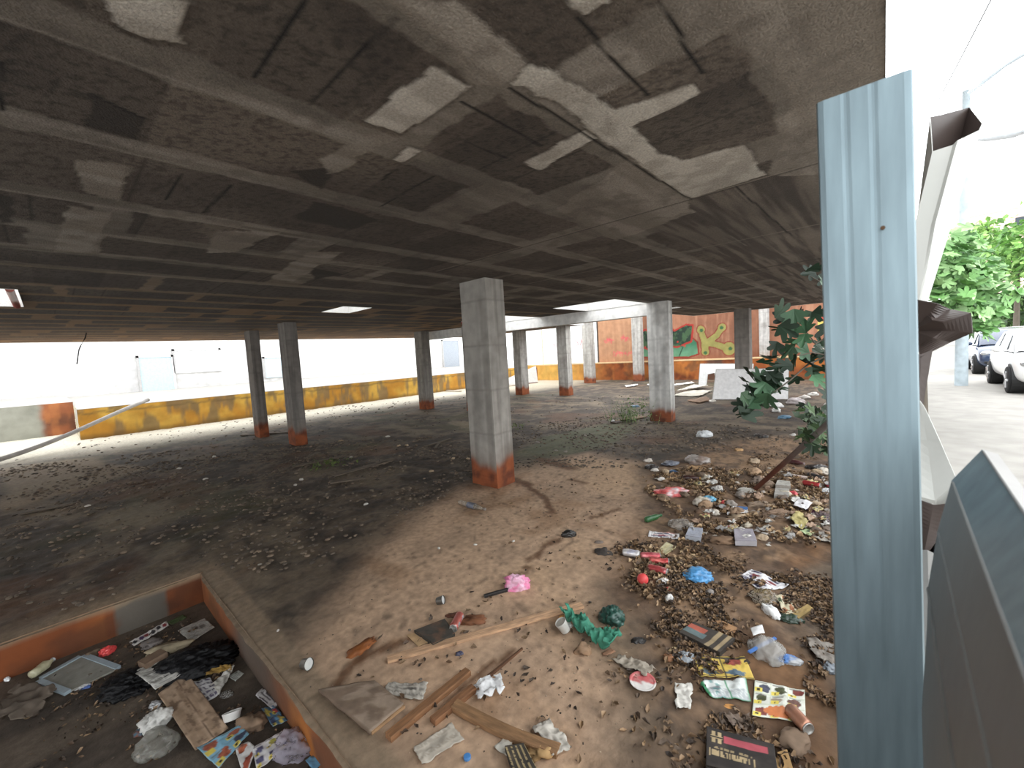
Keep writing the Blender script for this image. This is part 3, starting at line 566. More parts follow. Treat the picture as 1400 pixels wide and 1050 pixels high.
def can(label, a, b, col, col2=None, r=.033, z0=0., dent=.12, name='drink_can', L=None):
    t, l = axis_thing(name, label, 'can', a, b, r, z0); L = L or l; s = nid()
    prof = [(-L/2, r*.74), (-L/2+.006, r*.9), (-L/2+.014, r)] + [(-L/2+.014+(L-.028)*k/12, r) for k in range(1, 12)] + [(L/2-.014, r), (L/2-.005, r*.84)]
    def cf(x, an):
        c = np.asarray(col)
        if col2 is not None and vn(np.array(x/L*4+an*.6), np.array(an*1.3), s) > .58: c = np.asarray(col2)
        return c
    V, F, C = lathe(prof, cf); q = 1-dent*vn(V[:, 0]/L*5, np.arctan2(V[:, 2], V[:, 1])*1.2, s); V[:, 1:] *= q[:, None]
    link('body', mesh_np('body', V, F, M_METAL, C, True), t)
    V, F, C = lathe([(L/2-.006, r*.86), (L/2, r*.84), (L/2, r*.74), (L/2-.004, r*.72), (L/2-.004, .001)], S(176, 174, 168)); link('lid', mesh_np('lid', V, F, M_METAL, C, True), t)['label'] = 'silver can end'
    return t
def bottle(label, a, b, col, cap=S(40, 90, 160), r=.03, z0=0., lab=None, m=None, cat='bottle', name='bottle'):
    t, L = axis_thing(name, label, cat, a, b, r, z0); s = nid()
    prof = [(-L/2, r*.7), (-L/2+.05*L, r), (-L/2+.3*L, r), (-L/2+.34*L, r*.93), (-L/2+.38*L, r), (L/2-.36*L, r), (L/2-.2*L, r*.62), (L/2-.1*L, r*.4), (L/2-.06*L, r*.4)]
    V, F, C = lathe(prof, np.asarray(col)); q = 1-.2*vn(V[:, 0]/L*5, np.arctan2(V[:, 2], V[:, 1])*1.1, s); V[:, 1:] *= q[:, None]
    link('body', mesh_np('body', V, F, m or M_FILM, C, True), t)
    V, F, C = lathe([(L/2-.07*L, r*.46), (L/2, r*.46), (L/2, r*.1)], np.asarray(cap)); link('cap', mesh_np('cap', V, F, M_PLAS, C), t)
    if lab is not None:
        V, F, C = lathe([(-L/2+.36*L, r*1.01), (-L/2+.62*L, r*1.01)], lambda x, an: np.asarray(lab)*(1 if math.sin(an*3+x*90) > -.3 else .55), 24); link('label', mesh_np('label', V, F[:-2], M_PAPER, C, True), t)
    return t
def plank(label, a, b, w, th, col, z0=0., lift=0., bend=0., cat='plank', name='wooden_plank', za=0., zb=0., rot=0., taper=1., m=None):
    A = gp(*a, z0+za); B_ = gp(*b, z0+zb); d = B_-A; L = float(np.linalg.norm(d)); c = (A+B_)/2
    n = max(12, int(L/.04)); s = nid(); u = np.linspace(-L/2, L/2, n); V = []; F = []; C = []
    for i, x in enumerate(u):
        k = x/L; off = bend*(1-4*k*k); ww = w*(1-(1-taper)*(k+.5)); e = .004*(vn(np.array(x*20), np.array(s*1.0), s)-.5)
        for (y, z) in ((-ww/2, 0), (ww/2, 0), (ww/2, th*.85), (ww/2*.9, th), (-ww/2*.9, th), (-ww/2, th*.85)):
            V.append((x, y+off+e, z)); C.append(np.asarray(col)*(.75+.5*float(fbm(np.array(x*3), np.array(y*40), s))))
        if i < n-1:
            for q in range(6): F.append((i*6+q, i*6+(q+1) % 6, (i+1)*6+(q+1) % 6, (i+1)*6+q))
    F += [tuple(range(6))[::-1], tuple(range((n-1)*6, n*6))]
    o = link(name, mesh_np(name, V, F, m or M_WOOD, np.array(C)), None, (c[0], c[1], c[2]+lift)); o.rotation_euler = (rot, -math.asin(d[2]/L), math.atan2(d[1], d[0]))
    return tag(o, label, cat)
def carton(label, pts, th, top, side, z0=0., name='flat_carton', cat='carton', deco=None, flap=None, lift=0., squash=.3, m=None):
    M_CARD = m or globals()['M_CARD']
    """a squashed box with a printed top panel; pts = four corners of the top as seen"""
    q = [gp(*p, z0+th) for p in pts]; c = sum(q)/4
    t = thing(name, label, cat, (c[0], c[1], z0+lift)); n = 26 if mpp(*pts[0])*60 > .5 else 56; s = nid(); U, Vv = np.meshgrid(np.linspace(0, 1, n), np.linspace(0, 1, n), indexing='ij')
    P = (q[0]*((1-U)*(1-Vv))[..., None]+q[1]*(U*(1-Vv))[..., None]+q[2]*(U*Vv)[..., None]+q[3]*((1-U)*Vv)[..., None])-c
    sag = squash*th*(np.sin(np.pi*U)*np.sin(np.pi*Vv))*fbm(U*3, Vv*3, s); P[..., 2] = th-sag
    Cc = top(U, Vv, s); V = P.reshape(-1, 3); o = link('top_panel', mesh_np('top_panel', V, grid_faces(n, n), M_CARD, Cc.reshape(-1, 3)), t); solid(o, .002, -1)
    ring = [(i, 0) for i in range(n)]+[(n-1, j) for j in range(1, n)]+[(i, n-1) for i in range(n-2, -1, -1)]+[(0, j) for j in range(n-2, 0, -1)]
    V = []; F = []; k = len(ring)
    for (i, j) in ring: V += [tuple(P[i, j]-np.array([0, 0, .002])), tuple(np.array([P[i, j][0]*.985, P[i, j][1]*.985, .003]))]
    for i in range(k): a, b = i, (i+1) % k; F.append((2*a, 2*a+1, 2*b+1, 2*b))
    F.append(tuple(2*i+1 for i in range(k)))
    link('side_panel', mesh_np('side_panel', V, F, M_CARD, np.asarray(side)), t)
    if flap is not None:
        fl, fc = flap; g = [gp(*p, z0+.006)-c+np.array([0, 0, 0]) for p in fl]
        V = [(v[0], v[1], .006+.02*(i in (1, 2))) for i, v in enumerate(g)]; o = link('flap', mesh_np('flap', V, [(0, 1, 2, 3)], M_CARD, np.asarray(fc)), t); solid(o, .003); o['label'] = 'torn bare cardboard flap'
    return t
def cup(label, x, y, d, col, inner, h=.05, z0=0., tilt=.25, az=0., name='food_tub', cat='tub'):
    p = gp(x, y, z0); t = thing(name, label, cat, (p[0], p[1], z0+.004+d*.5*abs(math.sin(tilt))+(float(floor_h(p[0], p[1])) if z0 == 0 else 0)))
    V, F, C = lathe([(0, d*.4), (.004, d*.42), (h*.9, d*.49), (h, d*.52), (h+.004, d*.5)], np.asarray(col), 22); R = Matrix.Rotation(az, 4, 'Z') @ Matrix.Rotation(-math.pi/2+tilt, 4, 'Y')
    o = link('body', mesh_np('body', V, F[:-1], M_METAL if name == 'tin_can' else M_PLAS, C, True), t); o.matrix_local = R
    V, F, C = lathe([(h*.93, d*.48), (h*.96, .002)], np.asarray(inner), 22); o = link('lid', mesh_np('lid', V, F, M_PLAS, C), t); o.matrix_local = R; return t
def disc(label, x, y, wpx, pat, name='paper_plate', cat='lid', z0=0.):
    p = gp(x, y, z0); R = wpx*mpp(x, y, z0)/2; n, k = 36, 10; V = [(0, 0, .006)]; F = []; s = nid()
    for j in range(1, k+1):
        for i in range(n): a = 2*math.pi*i/n; V.append((R*j/k*math.cos(a), R*j/k*math.sin(a), .006+(.004 if j > k-2 else 0)))
    for i in range(n): F.append((0, 1+i, 1+(i+1) % n))
    for j in range(k-1):
        for i in range(n): F.append((1+j*n+i, 1+(j+1)*n+i, 1+(j+1)*n+(i+1) % n, 1+j*n+(i+1) % n))
    V = np.array(V); c = pat(V[:, 0]/R/2+.5, V[:, 1]/R/2+.5, s); o = link(name, mesh_np(name, V, F, M_PAPER, c), None, (p[0], p[1], z0+float(floor_h(p[0], p[1])))); solid(o, .0015); return tag(o, label, cat)

WHITE = S(222, 220, 214); CREAM = S(206, 196, 176); GREYP = S(168, 164, 156); TANC = S(176, 138, 98)
# ------------------------------------------------------------------ litter inside the pit
pz = PIT_Z
bag('plastic_scrap', 'bright red crumpled plastic near the orange back wall of the pit', 'plastic scrap', 147, 893, 18, 17, S(226, 34, 36), h=.6, z0=pz)
bag('paper_wad', 'brown crumpled wad beside the red plastic in the pit', 'paper wad', 129, 896, 20, 16, S(104, 84, 64), M_CARD, h=.5, z0=pz)
# grey framed panel
t = thing('framed_panel', 'grey framed panel lying in the pit near its orange back wall', 'panel', gp(104, 921, pz))
q = [gp(*p, pz+.03)-gp(104, 921, pz) for p in ((57, 927), (111, 897), (157, 914), (97, 942))]
mb = MB()
for i in range(4):
    a, b = Vector(q[i]), Vector(q[(i+1) % 4]); d = (b-a).normalized(); nn = Vector((-d.y, d.x, 0))*.035
    if i in (0, 1, 3): mb.add([a, b, b+nn, a+nn, a-Vector((0, 0, .022)), b-Vector((0, 0, .022)), b+nn-Vector((0, 0, .022)), a+nn-Vector((0, 0, .022))], [(0, 1, 2, 3), (4, 7, 6, 5), (0, 4, 5, 1), (1, 5, 6, 2), (2, 6, 7, 3), (3, 7, 4, 0)], S(150, 164, 172))
mb.build('frame', M_PLAS, t)
V = [tuple(Vector(v)-Vector((0, 0, .02))) for v in q]; o = link('panel_board', mesh_np('panel_board', V, [(0, 1, 2, 3)], M_CARD, S(140, 138, 128)), t); solid(o, .012, -1)
bottle('pale cream crushed bottle with clouded neck beside the grey framed panel', (44, 930), (74, 908), S(196, 190, 150), S(190, 196, 200), .035, pz)
bag('plastic_scrap', 'blue and white plastic scrap under the edge of the framed panel', 'plastic scrap', 114, 940, 26, 10, S(40, 80, 150), h=.5, z0=pz, col2=S(210, 210, 210))
bag('foil_ball', 'small shiny foil ball at the left end of the pit', 'foil ball', 10, 931, 8, 8, S(210, 212, 214), M_METAL, h=.8, z0=pz)
sheet('cardboard_piece', 'torn grey-brown cardboard at the left edge of the pit', 'cardboard', [(-5, 985), (20, 940), (80, 944), (45, 985)], P_plain(S(112, 98, 84), .6, S(74, 64, 54)), .04, pz, jag=.1, m=M_CARD)
sheet('leaflet', 'narrow leaflet strip with red pictures near the orange back wall', 'leaflet', [(177, 880), (228, 851), (232, 857), (184, 886)], P_flyer(S(210, 204, 206), 6, 1, [S(180, 50, 60), S(90, 50, 110), S(60, 60, 70)], None), .012, pz)
bag('paper_wad', 'grey crumpled paper tucked under the narrow leaflet strip', 'paper wad', 208, 881, 28, 16, S(120, 112, 108), M_CARD, h=.35, z0=pz)
sheet('plastic_scrap', 'flat olive green scrap in the back corner of the pit', 'plastic scrap', [(228, 853), (250, 842), (256, 846), (236, 856)], P_plain(S(70, 96, 52), .3), .01, pz)
sheet('newspaper', 'grey newspaper page lying in the back right corner of the pit', 'newspaper', [(243, 864), (280, 847), (294, 860), (261, 880)], P_news(S(186, 184, 176), .25), .012, pz)
bag('black_bag', 'larger black bin bag slumped against the right wall of the pit', 'bag', 276, 908, 108, 58, S(16, 16, 18), M_BFILM, h=.42, z0=pz, ang=.42, rough=.5, sub=5, fine=4)
bag('black_bag', 'smaller black bin bag left of the white newspaper in the pit', 'bag', 178, 940, 72, 46, S(17, 17, 19), M_BFILM, h=.42, z0=pz, ang=.35, rough=.5, sub=5, fine=4)
bag('cloth_rag', 'beige crumpled rag lying behind the black bin bags', 'rag', 232, 888, 58, 20, S(172, 156, 124), M_CARD, h=.45, z0=pz, ang=.3)
plank('brown cardboard tube between the two black bin bags', (196, 926), (226, 908), .1, .08, S(128, 100, 76), pz, .03, cat='tube', name='cardboard_tube', m=M_CARD)
sheet('newspaper', 'white newspaper page draped over the top end of the cardboard strip', 'newspaper', [(184, 932), (224, 915), (254, 934), (214, 956)], P_news(S(204, 202, 194), .15, pics=3), .018, pz, .06)
o = sheet('cardboard_strip', 'long stained cardboard strip lying across the pit', 'cardboard', [(217, 956), (256, 926), (313, 1003), (268, 1034)], lambda u, v, s: mixc(mixc(S(190, 158, 126), S(170, 138, 106), sstep(.4, .65, fbm(u*8, v*3, s))), S(112, 84, 62), np.maximum(sstep(.55, .7, fbm(u*6, v*16, s+2))*.7, sstep(.02, .008, np.abs(u-.58+.1*(v-.5)))*.9)), .006, pz, .03, M_CARD, t=.005)
sheet('leaflet', 'white leaflet with dark stripes beside the cardboard strip', 'leaflet', [(255, 937), (288, 932), (301, 952), (284, 966)], P_stripes(S(206, 204, 206), S(60, 50, 80), 5), .02, pz, .01)
sheet('leaflet', 'white folded sheet pointing at the pit right wall', 'leaflet', [(288, 942), (318, 916), (322, 916), (300, 955)], P_plain(S(214, 210, 200), .1), .025, pz, .015)
sheet('paper_scrap', 'yellow printed paper at the foot of the larger black bag', 'paper', [(276, 920), (316, 914), (318, 922), (282, 930)], P_plain(S(206, 160, 46), .3), .02, pz, .02)
sheet('paper_scrap', 'small pale paper square close to the pit right wall', 'paper', [(311, 927), (326, 919), (334, 923), (322, 934)], P_news(S(200, 204, 196), .1, pics=1), .01, pz)
bag('plastic_scrap', 'clear plastic scrap right of the striped leaflet', 'plastic scrap', 310, 950, 20, 12, S(150, 146, 142), M_CLEAR, h=.4, z0=pz)
bag('foil_ball', 'crumpled silver foil left of the cardboard strip', 'foil', 214, 966, 20, 13, S(200, 202, 206), M_METAL, h=.5, z0=pz)
bag('plastic_bag', 'white crumpled plastic bag left of the cardboard strip in the pit', 'bag', 217, 990, 40, 36, S(206, 204, 198), h=.6, z0=pz, ang=.5)
bag('plastic_bag', 'translucent grey plastic bag at the bottom of the pit', 'bag', 214, 1024, 50, 50, S(150, 148, 138), M_CLEAR, h=.5, z0=pz, ang=.9, fine=2)
bag('rusty_scrap', 'small rust brown and blue scrap left of the white bag', 'scrap', 192, 1003, 20, 14, S(130, 72, 52), M_CARD, h=.5, z0=pz, col2=S(60, 100, 120))
cup('crushed white foam cup lying in the pit right of the cardboard strip', 318, 990, .1, S(220, 218, 214), S(196, 194, 190), .04, pz, .5, 1.2, 'foam_cup', 'cup')
bag('paper_wad', 'brown crumpled paper bag right of the white foam cup', 'paper bag', 347, 994, 44, 32, S(136, 108, 82), M_CARD, h=.55, z0=pz)
sheet('leaflet', 'white leaflet strip with dark pictures along the pit right wall', 'leaflet', [(350, 955), (359, 944), (382, 966), (372, 974)], P_flyer(S(214, 212, 214), 3, 1, [S(60, 50, 70), S(90, 60, 60)], None, None), .015, pz, .01)
sheet('leaflet', 'blue and yellow leaflet below the white strip at the pit right wall', 'leaflet', [(358, 974), (374, 970), (395, 990), (374, 1000)], P_flyer(S(70, 130, 170), 2, 2, [S(200, 50, 50), S(60, 80, 120), S(220, 200, 60)], S(238, 214, 40), None), .02, pz, .01)
sheet('leaflet', 'light blue food leaflet with red pictures at the end of the cardboard strip', 'leaflet', [(270, 1032), (328, 1000), (342, 1012), (300, 1060)], P_flyer(S(120, 186, 216), 2, 2, [S(190, 66, 44), S(70, 80, 110), S(206, 100, 60)], S(238, 214, 40), None, .12), .015, pz, .03)
sheet('leaflet', 'white leaflet with orange picture at the bottom of the pit', 'leaflet', [(322, 1030), (340, 1020), (352, 1030), (335, 1075)], P_flyer(S(224, 222, 220), 1, 2, [S(206, 84, 44), S(220, 110, 60)], None, None, .1), .015, pz, .02)
sheet('leaflet', 'white leaflet with red and navy pictures beside the clear bag', 'leaflet', [(346, 1030), (393, 1003), (398, 1022), (352, 1062)], P_flyer(S(226, 224, 226), 3, 2, [S(206, 40, 44), S(60, 60, 110), S(110, 110, 160), S(200, 190, 60)], S(238, 214, 40), None, .1), .02, pz, .015)
bag('plastic_bag', 'clear lilac tinted plastic bag in the bottom right of the pit', 'bag', 402, 1030, 54, 50, S(176, 168, 186), M_CLEAR, h=.6, z0=pz)
sheet('leaflet', 'light blue paper corner against the pit right wall at the bottom', 'leaflet', [(418, 1046), (430, 1038), (442, 1050), (430, 1062)], P_plain(S(90, 170, 216), .1), .01, pz, .02)
bag('paper_wad', 'tiny pale wad beneath the white foam cup', 'paper wad', 322, 978, 12, 12, S(150, 130, 84), M_CARD, h=.6, z0=pz)

# ------------------------------------------------------------------ litter on the tan mud
cup('small round tin with pale top standing near the pit corner', 415, 916, .068, S(96, 92, 86), S(206, 208, 204), .05, 0, 1.35, -1.2, 'tin_can', 'tin')
cup('small round tin with pale top above the long plank', 598, 828, .062, S(90, 86, 80), S(200, 202, 200), .05, 0, 1.3, -1.0, 'tin_can', 'tin')
bag('leaf_clump', 'rust brown leaf clump on the wet stain left of the flattened box', 'leaves', 498, 884, 22, 34, S(126, 74, 36), M_LEAF, h=.3, rough=.6, ang=-.5)
carton('flattened dark printed box with torn tan flap above the long plank', [(566, 862), (608, 846), (622, 866), (592, 880)], .03, P_plain(S(66, 61, 54), .6, S(120, 80, 50)), S(60, 56, 48), name='flat_carton', flap=([(556, 868), (590, 860), (606, 872), (572, 884)], S(196, 156, 104)))
can('crushed red and silver can on the flattened dark box', (630, 846), (620, 865), S(196, 92, 78), S(190, 200, 206), .03, lid := 0.0) if False else can('crushed red and silver can on the flattened dark box', (630, 846), (620, 866), S(196, 92, 78), S(190, 200, 206), .032)
bag('leaf_clump', 'brown soggy leaf heap right of the crushed red and silver can', 'leaves', 646, 850, 44, 20, S(112, 72, 48), M_LEAF, h=.35, rough=.6)
bag('leaf_clump', 'small dark red-brown leaf wad above the crushed can', 'leaves', 622, 842, 24, 12, S(96, 60, 44), M_LEAF, h=.4, rough=.6)
plank('long flat tan plank lying across the mud in front of the flattened box', (530, 904), (796, 829), .06, .016, S(186, 150, 118), lift=.004)
bag('plastic_bag', 'small pink plastic bag with black handle stick beside it', 'bag', 706, 805, 37, 28, S(232, 112, 168), h=.8, col2=S(240, 176, 206), rough=.6)
plank('black plastic handle lying left of the pink bag', (662, 817), (696, 807), .025, .02, S(36, 36, 38), cat='handle', name='plastic_handle', m=M_PLAS)  # a loose black plastic handle
bag('plastic_scrap', 'small navy plastic scrap below the long plank', 'plastic scrap', 628, 895, 12, 8, S(52, 54, 82), h=.6)
o = sheet('tile_slab', 'square muddy board lying at the pit edge', 'board', [(436, 952), (513, 940), (553, 972), (506, 1011)], lambda u, v, s: mixc(mixc(S(156, 134, 112), S(136, 114, 94), fbm(u*3, v*3, s)), S(108, 84, 64), np.maximum(sstep(.5, .62, fbm(u*2.5, v*6, s+1))*.7, sstep(.03, .01, np.minimum(u, v))*.8)), .003, 0, .022, M_CARD, cell=.012, t=-.018)
plank('thin batten along the lower edge of the square muddy board', (508, 1009), (553, 972), .02, .016, S(150, 118, 86), lift=.02, cat='batten', name='wooden_batten')
sheet('newspaper', 'weathered newspaper scrap lying right of the square muddy board', 'newspaper', [(530, 936), (585, 937), (578, 961), (526, 951)], P_news(S(192, 184, 170), .3, S(90, 84, 80), 1), .016, jag=.03)
plank('long split reddish batten, left of the two rotten battens', (531, 1012), (640, 921), .05, .03, S(132, 94, 64), cat='batten', name='wooden_batten')
plank('short rotten batten ending under the white rag', (592, 990), (648, 944), .045, .03, S(126, 88, 60), cat='batten', name='wooden_batten')
plank('thin dark twig running up right from the white rag', (668, 926), (714, 888), .018, .014, S(96, 66, 46), cat='twig', name='twig', taper=.5)
sheet('cloth_rag', 'white crumpled rag lying between the rotten battens', 'rag', [(648, 938), (680, 930), (691, 948), (655, 962)], P_plain(S(236, 236, 236), .08), .05, 0, .012, M_CARD, jag=.12, t=.003)
plank('curved brown plank at the bottom of the picture below the white rag', (622, 968), (764, 1032), .06, .03, S(132, 100, 70), bend=-.02, lift=.004)
sheet('cardboard_piece', 'cream textured paper sheet near the bottom centre', 'paper', [(565, 1025), (617, 991), (634, 1013), (577, 1048)], P_news(S(198, 186, 168), .25, S(150, 138, 122), 0), .014, jag=.02)
p = gp(639, 1038); V, F, C = lathe([(0, .016), (.002, .017), (.012, .017), (.014, .014)], S(30, 130, 206), 18); o = link('bottle_cap', mesh_np('bottle_cap', V, F, M_PLAS, C), None, (p[0], p[1], .004)); o.rotation_euler = (0, -math.pi/2, 0); tag(o, 'bright blue bottle cap at the bottom centre', 'bottle cap')  # a loose bottle cap
carton('black and gold striped carton at the bottom centre under the curved plank', [(690, 1020), (716, 1016), (740, 1062), (706, 1068)], .035, lambda u, v, s: mixc(P_plain(S(56, 50, 42), .3)(u, v, s), S(158, 136, 88), (np.sin(u*26) > .35)*(np.abs(v-.5) < .46)*(vn(u*6, v*30, s) > .25)*1.), S(48, 44, 38))
sheet('paper_scrap', 'white paper corner left of the black and gold striped carton', 'paper', [(676, 1024), (690, 1010), (702, 1014), (694, 1038)], P_plain(S(200, 194, 180), .3), .012)
sheet('paper_scrap', 'torn white paper at the right end of the curved plank', 'paper', [(727, 998), (752, 988), (784, 1030), (756, 1040)], P_plain(S(206, 198, 184), .3), .03, jag=.05)
bag('cardboard_wad', 'yellowish torn cardboard crumpled under the curved plank end', 'cardboard', 738, 1032, 40, 28, S(176, 136, 76), M_CARD, h=.4, rough=.55)
bag('paper_wad', 'tiny white wad above the curved plank', 'paper wad', 712, 1001, 9, 6, S(214, 206, 196), M_CARD, h=.7)
sheet('cloth_rag', 'teal green cloth strip lying below the long plank end', 'cloth', [(764, 848), (780, 840), (848, 880), (826, 898)], P_plain(S(40, 146, 116), .15), .1, 0, .006, M_CARD, jag=.12, cell=.006, t=.003)
bag('plastic_bag', 'dark green plastic bag right of the teal cloth', 'bag', 838, 847, 37, 38, S(20, 76, 66), h=.6, fine=4)
cup('clear plastic cup with white rim at the upper end of the teal cloth', 774, 866, .075, S(196, 194, 186), S(170, 164, 152), .07, 0, .5, 2.4, 'plastic_cup', 'cup')
bag('tissue', 'white tissue on the clear cup beside the teal cloth', 'tissue', 775, 856, 18, 11, S(224, 222, 216), M_CARD, h=.5)
bag('plastic_scrap', 'tiny orange scrap at the right end of the long plank', 'plastic scrap', 768, 845, 9, 8, S(226, 150, 40), h=.6)
bag('leaf_clump', 'pale brown crumpled leaf wad below the teal cloth', 'leaves', 797, 891, 26, 24, S(136, 110, 86), M_LEAF, h=.6, rough=.6)
sheet('cardboard_piece', 'small brown card under the lower end of the teal cloth', 'cardboard', [(822, 893), (836, 888), (842, 895), (826, 899)], P_plain(S(166, 116, 80), .2), .01, m=M_CARD)
bag('plastic_shard', 'black plastic shard between the dark green bag and the black gold box', 'shard', 872, 876, 24, 12, S(30, 29, 30), M_PLAS, h=.4)
sheet('paper_scrap', 'grey soggy paper above the red and white round lid', 'paper', [(838, 906), (852, 898), (896, 918), (884, 932)], P_plain(S(166, 154, 136), .5), .025, jag=.05)
disc('red and white round lid lying on the mud', 879, 938, 35, lambda u, v, s: mixc(mixc(S(226, 220, 214)*np.ones((len(u), 1)), S(206, 86, 88), sstep(.45, .55, v*.4+.8*u-.1+.3*(vn(u*6, v*6, s)-.5))), S(190, 160, 150), sstep(.6, .8, fbm(u*5, v*5, s))*.5), 'round_lid', 'lid')
sheet('paper_scrap', 'white torn paper right of the red and white round lid', 'paper', [(922, 936), (946, 934), (944, 974), (926, 972)], P_plain(S(220, 216, 206), .15), .018, jag=.04)
bag('plastic_scrap', 'brown leathery scrap above the grey soggy paper', 'scrap', 914, 901, 18, 14, S(140, 90, 50), M_CARD, h=.4)
bag('food_scrap', 'cream round bread-like scrap above the yellow leaflet', 'scrap', 927, 889, 24, 14, S(226, 196, 140), M_CARD, h=.4, rough=.2)
bag('plastic_bag', 'blue-grey plastic wrap below the cream round scrap', 'plastic wrap', 938, 901, 26, 24, S(150, 158, 166), h=.4, ang=-.6)
carton('gold and black carton lying open above the yellow leaflet', [(928, 864), (948, 850), (1005, 873), (984, 892)], .035, lambda u, v, s: mixc(mixc(mixc(S(58, 52, 46)*np.ones(u.shape+(1,)), S(160, 138, 98), ((v > .62)*(v < .74)+(v > .84)*(v < .93))*1.), S(90, 110, 112), (v < .5)*(u > .25)*(u < .55)*1.), S(176, 78, 52), (v < .42)*(u > .55)*(u < .85)*1.), S(54, 48, 42), flap=([(962, 850), (986, 852), (1008, 862), (1000, 872)], S(176, 128, 78)))
sheet('leaflet', 'yellow leaflet with black bands, right of the cream scrap', 'leaflet', [(948, 898), (1018, 901), (1032, 928), (956, 927)], lambda u, v, s: mixc(mixc(mixc(P_flyer(S(222, 186, 44), 2, 2, [S(60, 54, 44), S(176, 66, 50), S(90, 120, 140), S(200, 160, 40)], None, None, .1)(u, v, s), S(52, 48, 40), sstep(.03, .02, np.abs(v-.97))+sstep(.05, .04, np.abs(v-.06))), S(52, 48, 40), sstep(.01, .006, np.abs(u-.5))), S(130, 120, 60), ((u < .42)*(v > .3)*(v < .8)*(np.sin(v*60) > .3)*(vn(u*40, v*10, s) > .4))*.6), .012)
sheet('leaflet', 'green and white leaflet just below the yellow leaflet', 'leaflet', [(955, 934), (1020, 932), (1027, 962), (970, 956)], lambda u, v, s: mixc(mixc(P_news(S(220, 226, 222), .1, S(150, 160, 170), 1)(u, v, s), S(46, 146, 96), np.maximum.reduce([sstep(.1, .06, u), sstep(.025, .015, np.abs(u-.55)), sstep(.05, .03, 1-v), sstep(.04, .02, 1-u)])), S(60, 150, 150), (np.abs(u-.3) < .1)*(vn(u*12, v*12, s) > .6)*.7), .02)
sheet('leaflet', 'food leaflet with yellow price boxes and orange picture, under the tan can', 'leaflet', [(1028, 983), (1032, 930), (1100, 946), (1102, 992)], lambda u, v, s: mixc(P_flyer(S(206, 212, 190), 3, 3, [S(120, 74, 60), S(70, 74, 100), S(196, 176, 150), S(150, 60, 50), S(90, 96, 60)], S(240, 216, 40), S(226, 228, 214), .08)(v, 1-u, s), S(222, 120, 40), (np.hypot((v-.5)/.25, (u-.17)/.14)+.6*(vn(u*18, v*18, s)-.5) < 1)*1.), .01, cell=.005)
can('tan tall can lying on the food leaflet', (1079, 978), (1106, 1008), S(186, 124, 92), S(170, 120, 96), .033, dent=.05)
bag('plastic_scrap', 'orange and black label strips under the green and white leaflet', 'scrap', 1003, 967, 34, 10, S(210, 140, 40), M_CARD, h=.3, col2=S(40, 36, 34), ang=-.2)
sheet('paper_scrap', 'mud coloured soaked paper above the large black box', 'paper', [(988, 982), (1024, 982), (1032, 998), (1000, 1000)], P_plain(S(116, 96, 80), .5), .03, jag=.05)
def blackbox(u, v, s):
    a = mixc(S(36, 32, 32), S(54, 47, 44), sstep(.4, .7, fbm(u*5, v*5, s)))
    a = mixc(a, S(176, 58, 74), (u > .26)*(u < .9)*(v > .68)*(v < .86)*1.); g = S(186, 160, 110)
    a = mixc(a, g, (u > .06)*(u < .24)*(v > .62)*(v < .92)*((np.sin(u*70) > -.2) | (np.abs(v-.77) < .03))*.9)
    a = mixc(a, S(36, 32, 32), ((u > .06)*(u < .24)*(np.abs(v-.77) < .02))*1.)
    a = mixc(a, g, (u > .08)*(u < .66)*(v > .3)*(v < .44)*(vn(u*55, v*9, s) > .42)*.9); a = mixc(a, g*.7, (u > .08)*(u < .66)*(v > .48)*(v < .53)*(vn(u*70, v*5, s+2) > .5)*.9)
    a = mixc(a, g, (np.minimum.reduce([np.abs(u-.05), np.abs(u-.69)]) < .006)*(v > .27)*(v < .47)*1.); a = mixc(a, S(206, 190, 160), (np.hypot((u-.84), (v-.2)*.8) < .07)*(vn(u*30, v*30, s) > .4)*1.)
    return a
carton('large black carton with gold lettering and red band at the bottom right', [(965, 1046), (966, 993), (1058, 1018), (1066, 1072)], .05, lambda u, v, s: blackbox(v, u, s), S(40, 36, 34), flap=([(1058, 1030), (1076, 1030), (1086, 1062), (1064, 1060)], S(190, 146, 80)))
bag('cloth_rag', 'brown wrinkled rag between the tan can and the black carton', 'rag', 1084, 1016, 34, 44, S(120, 96, 74), M_CARD, h=.4, ang=-.9)
bag('packaging', 'clear plastic packaging with white label and blue edge, right of the gold carton', 'packaging', 1048, 893, 50, 46, S(178, 176, 170), M_CLEAR, h=.45, fine=1.6, rough=.3)
sheet('paper_label', 'white label on the clear plastic packaging', 'label', [(1026, 873), (1042, 870), (1046, 882), (1030, 886)], P_plain(S(226, 226, 226), .05), .004, 0, .07)
plank('blue plastic strip on the clear plastic packaging', (1024, 904), (1060, 884), .016, .01, S(40, 116, 200), lift=.05, cat='strip', name='plastic_strip', m=M_PLAS)
bag('plastic_scrap', 'blue torn film right of the clear plastic packaging', 'plastic scrap', 1081, 902, 34, 16, S(50, 120, 196), h=.4, col2=S(176, 178, 180), ang=-.2)
bag('tissue', 'white crumpled napkin in the brown leaf heap', 'tissue', 1054, 838, 18, 26, S(226, 226, 224), M_CARD, h=.5)
sheet('leaflet', 'orange and cream leaflet crumpled beside the white napkin', 'leaflet', [(1060, 820), (1074, 818), (1092, 842), (1074, 846)], P_flyer(S(206, 196, 160), 2, 2, [S(200, 120, 60), S(80, 100, 70)], None, None), .03)
carton('small gold box lying on the leaf heap right of the napkin', [(1082, 838), (1104, 826), (1112, 832), (1092, 846)], .025, P_plain(S(166, 136, 66), .4, S(100, 80, 50)), S(120, 96, 50))
bag('plastic_scrap', 'dark green plastic under the orange and cream leaflet', 'plastic scrap', 1080, 847, 36, 16, S(36, 60, 46), h=.4, ang=-.4)
